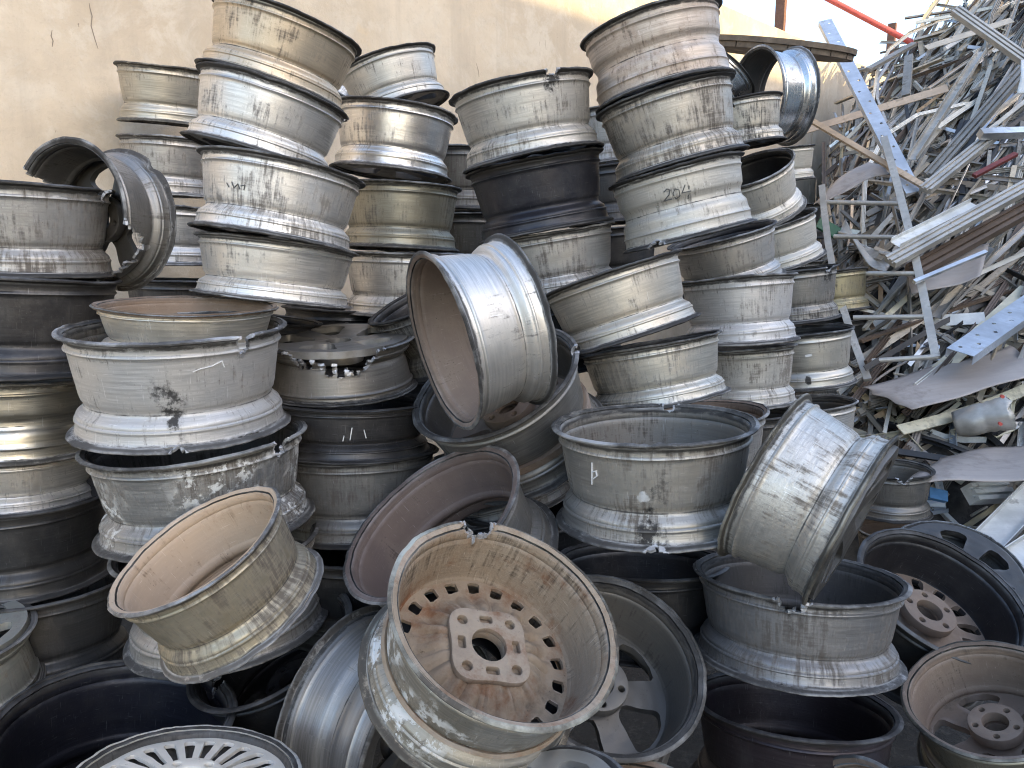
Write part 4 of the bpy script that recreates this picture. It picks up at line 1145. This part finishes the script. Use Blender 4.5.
lone('beige_strip_long', 'long sandy strip crossing the heap low behind the pale blue channel', 'tan', (800, 132), (948, 88), P_box(.07, .006), 5.9, 5.5, roll=1.3)
lone('silver_profile', 'broad silver channel rising steeply beside the pale blue perforated channel', 'mill', (912, 160), (982, 52), P_U(.055, .03, .003), 4.8, 5.2, roll=3.0)
lone('olive_profile', 'broad grey brown profile descending from the upper right edge of the heap', 'old', (930, 176), (1030, 62), P_W(.08, .04, .003), 4.75, 5.0, roll=2.9)
lone('rail_profile', 'long grey ribbed rail in the middle right of the heap', 'mill', (925, 190), (1002, 128), P_W(.075, .035, .003), 4.6, 4.8, roll=3.1)
lone('long_rail', 'longest pale rail rising to the right photo edge in the middle of the heap', 'mill', (890, 262), (1046, 176), P_W(.08, .04, .003), 4.3, 4.45, roll=3.0)
lone('dark_rail', 'dark rail running parallel under the longest pale rail', 'bronze', (912, 272), (1050, 196), P_W(.10, .045, .003), 4.35, 4.5, roll=3.0)
lone('white_rail', 'white rail just above the longest pale rail', 'white', (895, 245), (975, 205), P_U(.07, .03, .003), 4.35, 4.5, roll=3.1)
lone('black_ribbed_strip', 'black ribbed rubbery strip standing in the upper right of the heap', 'black', (954, 162), (972, 120), P_W(.13, .02, .003), 4.75, 4.9, roll=3.0)
lone('maroon_strip', 'maroon edged strip near the right photo edge', 'red', (974, 176), (1016, 154), P_box(.03, .02), 4.55, 4.6)
lone('pale_tube', 'short pale square tube pointing at the right photo edge', 'bright', (980, 134), (1040, 132), P_box(.05, .05), 4.7, 4.75)
lone('white_plank', 'flat white strip lying across behind the ladder foot', 'white', (850, 326), (985, 318), P_box(.075, .006), 4.55, 4.3, roll=1.2)
lone('cream_plank', 'cream flat strip leaning between the ladder and the perforated rail', 'cream', (938, 372), (1028, 288), P_box(.085, .006), 4.05, 4.5, roll=.9)
lone('green_strip', 'dark green strip behind the cream grey wheel column', 'green', (818, 222), (838, 234), P_box(.08, .02), 5.0, 5.0)
lone('grey_bar', 'grey square bar leaning on the red pole at the heap top', 'old', (868, 70), (914, 44), P_box(.05, .03), 6.6, 6.9)
lone('stub_bar', 'short upright weathered stub at the heap top, left of the beige strip', 'old', (906, 96), (909, 56), P_box(.06, .03), 5.9, 6.1)
lone('white_beam', 'white coated beam end at the lower right photo edge', 'white', (984, 548), (1052, 478), P_U(.12, .05, .004), 3.25, 3.55, roll=2.9)
lone('white_beam', 'second white beam below the white coated beam end, at the right photo edge', 'white', (1006, 566), (1060, 530), P_U(.10, .05, .004), 3.1, 3.25, roll=2.9)
lone('blue_offcut', 'small bright blue plastic piece behind the small dark open rim', 'skyblue', (928, 493), (946, 497), P_box(.05, .03), 3.5, 3.5)
lone('window_offcut', 'short white hollow window profile lying on the ground at the right', 'white', (970, 494), (1008, 492), P_W(.085, .06, .003), 3.5, 3.6, roll=.6)
lone('black_rod', 'thin black strip lying under the taupe panels', 'black', (886, 450), (952, 460), P_box(.03, .02), 3.9, 3.7)
lone('white_pipe', 'long white curved strip under the large taupe panel', 'cream', (900, 430), (1050, 378), P_box(.06, .008), 3.95, 4.1, segs=8, bend=.03, roll=.9)
lone('grey_spar', 'grey spar leaning behind the taupe panel with a bright rod', 'old', (936, 318), (992, 248), P_U(.06, .03, .003), 4.5, 4.7)

def panel(name, lab, corners, mat='panel', amp=.02, cat='panel', seed=0):
    """Sheet through four photo corners with depths, slightly buckled, with real thickness."""
    P = [at(c[0], c[1], OUT(*c)) for c in corners]
    n = 14
    vs, fs = [], []
    nr = (P[1] - P[0]).cross(P[3] - P[0]).normalized()
    for j in range(n + 1):
        for i in range(n + 1):
            a, b = i / n, j / n
            p = (P[0] * (1 - a) + P[1] * a) * (1 - b) + (P[3] * (1 - a) + P[2] * a) * b
            p += nr * amp * 2.2 * noise.noise(Vector((a * 2 + seed, b * 2, seed * 3.1)))
            e = noise.noise(Vector((a * 5 + seed, b * 5, 9)))
            if i in (0, n) or j in (0, n): p += (P[1] - P[0]) * 0.02 * e + (P[3] - P[0]) * 0.03 * e
            vs.append(p)
    for j in range(n):
        for i in range(n): fs.append((j*(n+1)+i, j*(n+1)+i+1, (j+1)*(n+1)+i+1, (j+1)*(n+1)+i))
    o = mesh_obj(name, vs, fs, S(mat))
    s = o.modifiers.new('s', 'SOLIDIFY'); s.thickness = .004
    tag(o, lab, cat); return o
panel('taupe_panel', 'large taupe panel under the perforated rail, littered with offcuts', [(862, 386, 4.05), (912, 408, 3.75), (1060, 366, 3.85), (1010, 345, 4.3)], seed=1)
panel('taupe_panel', 'taupe panel lying lowest on the heap at the right photo edge', [(902, 486, 3.3), (1060, 474, 3.25), (1050, 438, 3.7), (940, 456, 3.65)], seed=2, amp=.012)
panel('taupe_panel', 'taupe panel with a bright rod on it, right of the ladder', [(912, 292, 4.32), (980, 276, 4.25), (990, 242, 4.5), (905, 262, 4.5)], seed=3)
lone('bright_rod', 'bright thin rod lying on the taupe panel right of the ladder', 'bright', (914, 282), (986, 252), P_box(.022, .02), 4.2, 4.3)
panel('pinkish_panel', 'pinkish beige bent sheet behind the thin tan bar at the left of the heap', [(812, 200, 5.0), (826, 202, 4.9), (890, 172, 4.85), (868, 160, 5.15)], mat='panel', seed=4)
panel('curled_sheet', 'pale grey curled sheet between the ladder rungs', [(836, 236, 4.95), (884, 276, 4.6), (892, 262, 4.75), (842, 226, 5.1)], mat='mill', seed=5, amp=.05)
panel('white_sheet', 'white rounded sheet edge at the upper right photo edge', [(1018, 92, 4.55), (1060, 98, 4.5), (1060, 56, 4.6), (1020, 62, 4.65)], mat='white', seed=6)
# crushed canister
vs, fs = [], []
c0, c1 = at(1012, 412, OUT(1012, 412, 3.72) - .05), at(955, 424, OUT(955, 424, 3.95))
d = (c1 - c0); L = d.length; d.normalize()
sx = d.cross(Vector((0, 0, 1))).normalized(); sy = sx.cross(d)
nr_, ns_ = 28, 14
for i in range(ns_ + 1):
    f = i / ns_
    for k in range(nr_):
        a = 2 * PI * k / nr_
        r = .088 * (1 + .16 * noise.noise(Vector((math.cos(a) * 1.6, math.sin(a) * 1.6, f * 3.5))) + .03 * math.sin(f * 40) * (f < .45)) * (1 - .25 * f * f)
        vs.append(c0 + d * L * f + (sx * math.cos(a) + sy * math.sin(a) * .85) * r + d * (.035 * noise.noise(Vector((a * 2, 3, 1))) if i == 0 else 0))
for i in range(ns_):
    for k in range(nr_): fs.append((i*nr_ + k, i*nr_ + (k+1) % nr_, (i+1)*nr_ + (k+1) % nr_, (i+1)*nr_ + k))
o = mesh_obj('crushed_canister', vs, fs, S('mill'))
s = o.modifiers.new('s', 'SOLIDIFY'); s.thickness = .003
tag(o, 'crushed grey ribbed metal canister, open end torn, at the right of the heap', 'canister')
for (u, v) in ((1003, 397), (1001, 424)):
    q = c0 + (at(u, v, 3.64) - at(1012, 412, 3.72))
    ob = smooth_side(bar('red_cap', redp, q, q + Vector((.006, .02, .0)), P_round(.008, 10), o))

# ------------------------------------------------------------------ light
sun = bpy.data.lights.new('sun', 'SUN')
sun.energy = 2.1; sun.angle = R(0.53); sun.color = (1.0, 0.79, 0.38)
so = bpy.data.objects.new('sun', sun); link(so)
sd = Vector((math.cos(SUN_AZ) * math.cos(SUN_EL), math.sin(SUN_AZ) * math.cos(SUN_EL), math.sin(SUN_EL)))
so.rotation_euler = (-sd).to_track_quat('-Z', 'Y').to_euler()
so.location = (0, -4, 12)
w = bpy.data.worlds.new('World'); scene.world = w; w.use_nodes = True
nt = w.node_tree
bg = nt.nodes['Background']
sky = nt.nodes.new('ShaderNodeTexSky'); sky.sky_type = 'NISHITA'; sky.sun_disc = False
sky.sun_elevation = SUN_EL
sky.sun_rotation = PI / 2 - SUN_AZ
sky.air_density = 1.0; sky.dust_density = 2.2; sky.ozone_density = 1.0
nt.links.new(sky.outputs[0], bg.inputs[0]); bg.inputs[1].default_value = 0.15
scene.view_settings.view_transform = 'Standard'
scene.view_settings.look = 'None'
scene.view_settings.exposure = 2.1
scene.view_settings.gamma = 1.0
scene.render.engine = 'CYCLES'
scene.cycles.use_denoising = True
scene.cycles.max_bounces = 6
scene.cycles.filter_width = 1.1
scene.cycles.diffuse_bounces = 3
scene.cycles.glossy_bounces = 4
scene.cycles.sample_clamp_indirect = 6.0
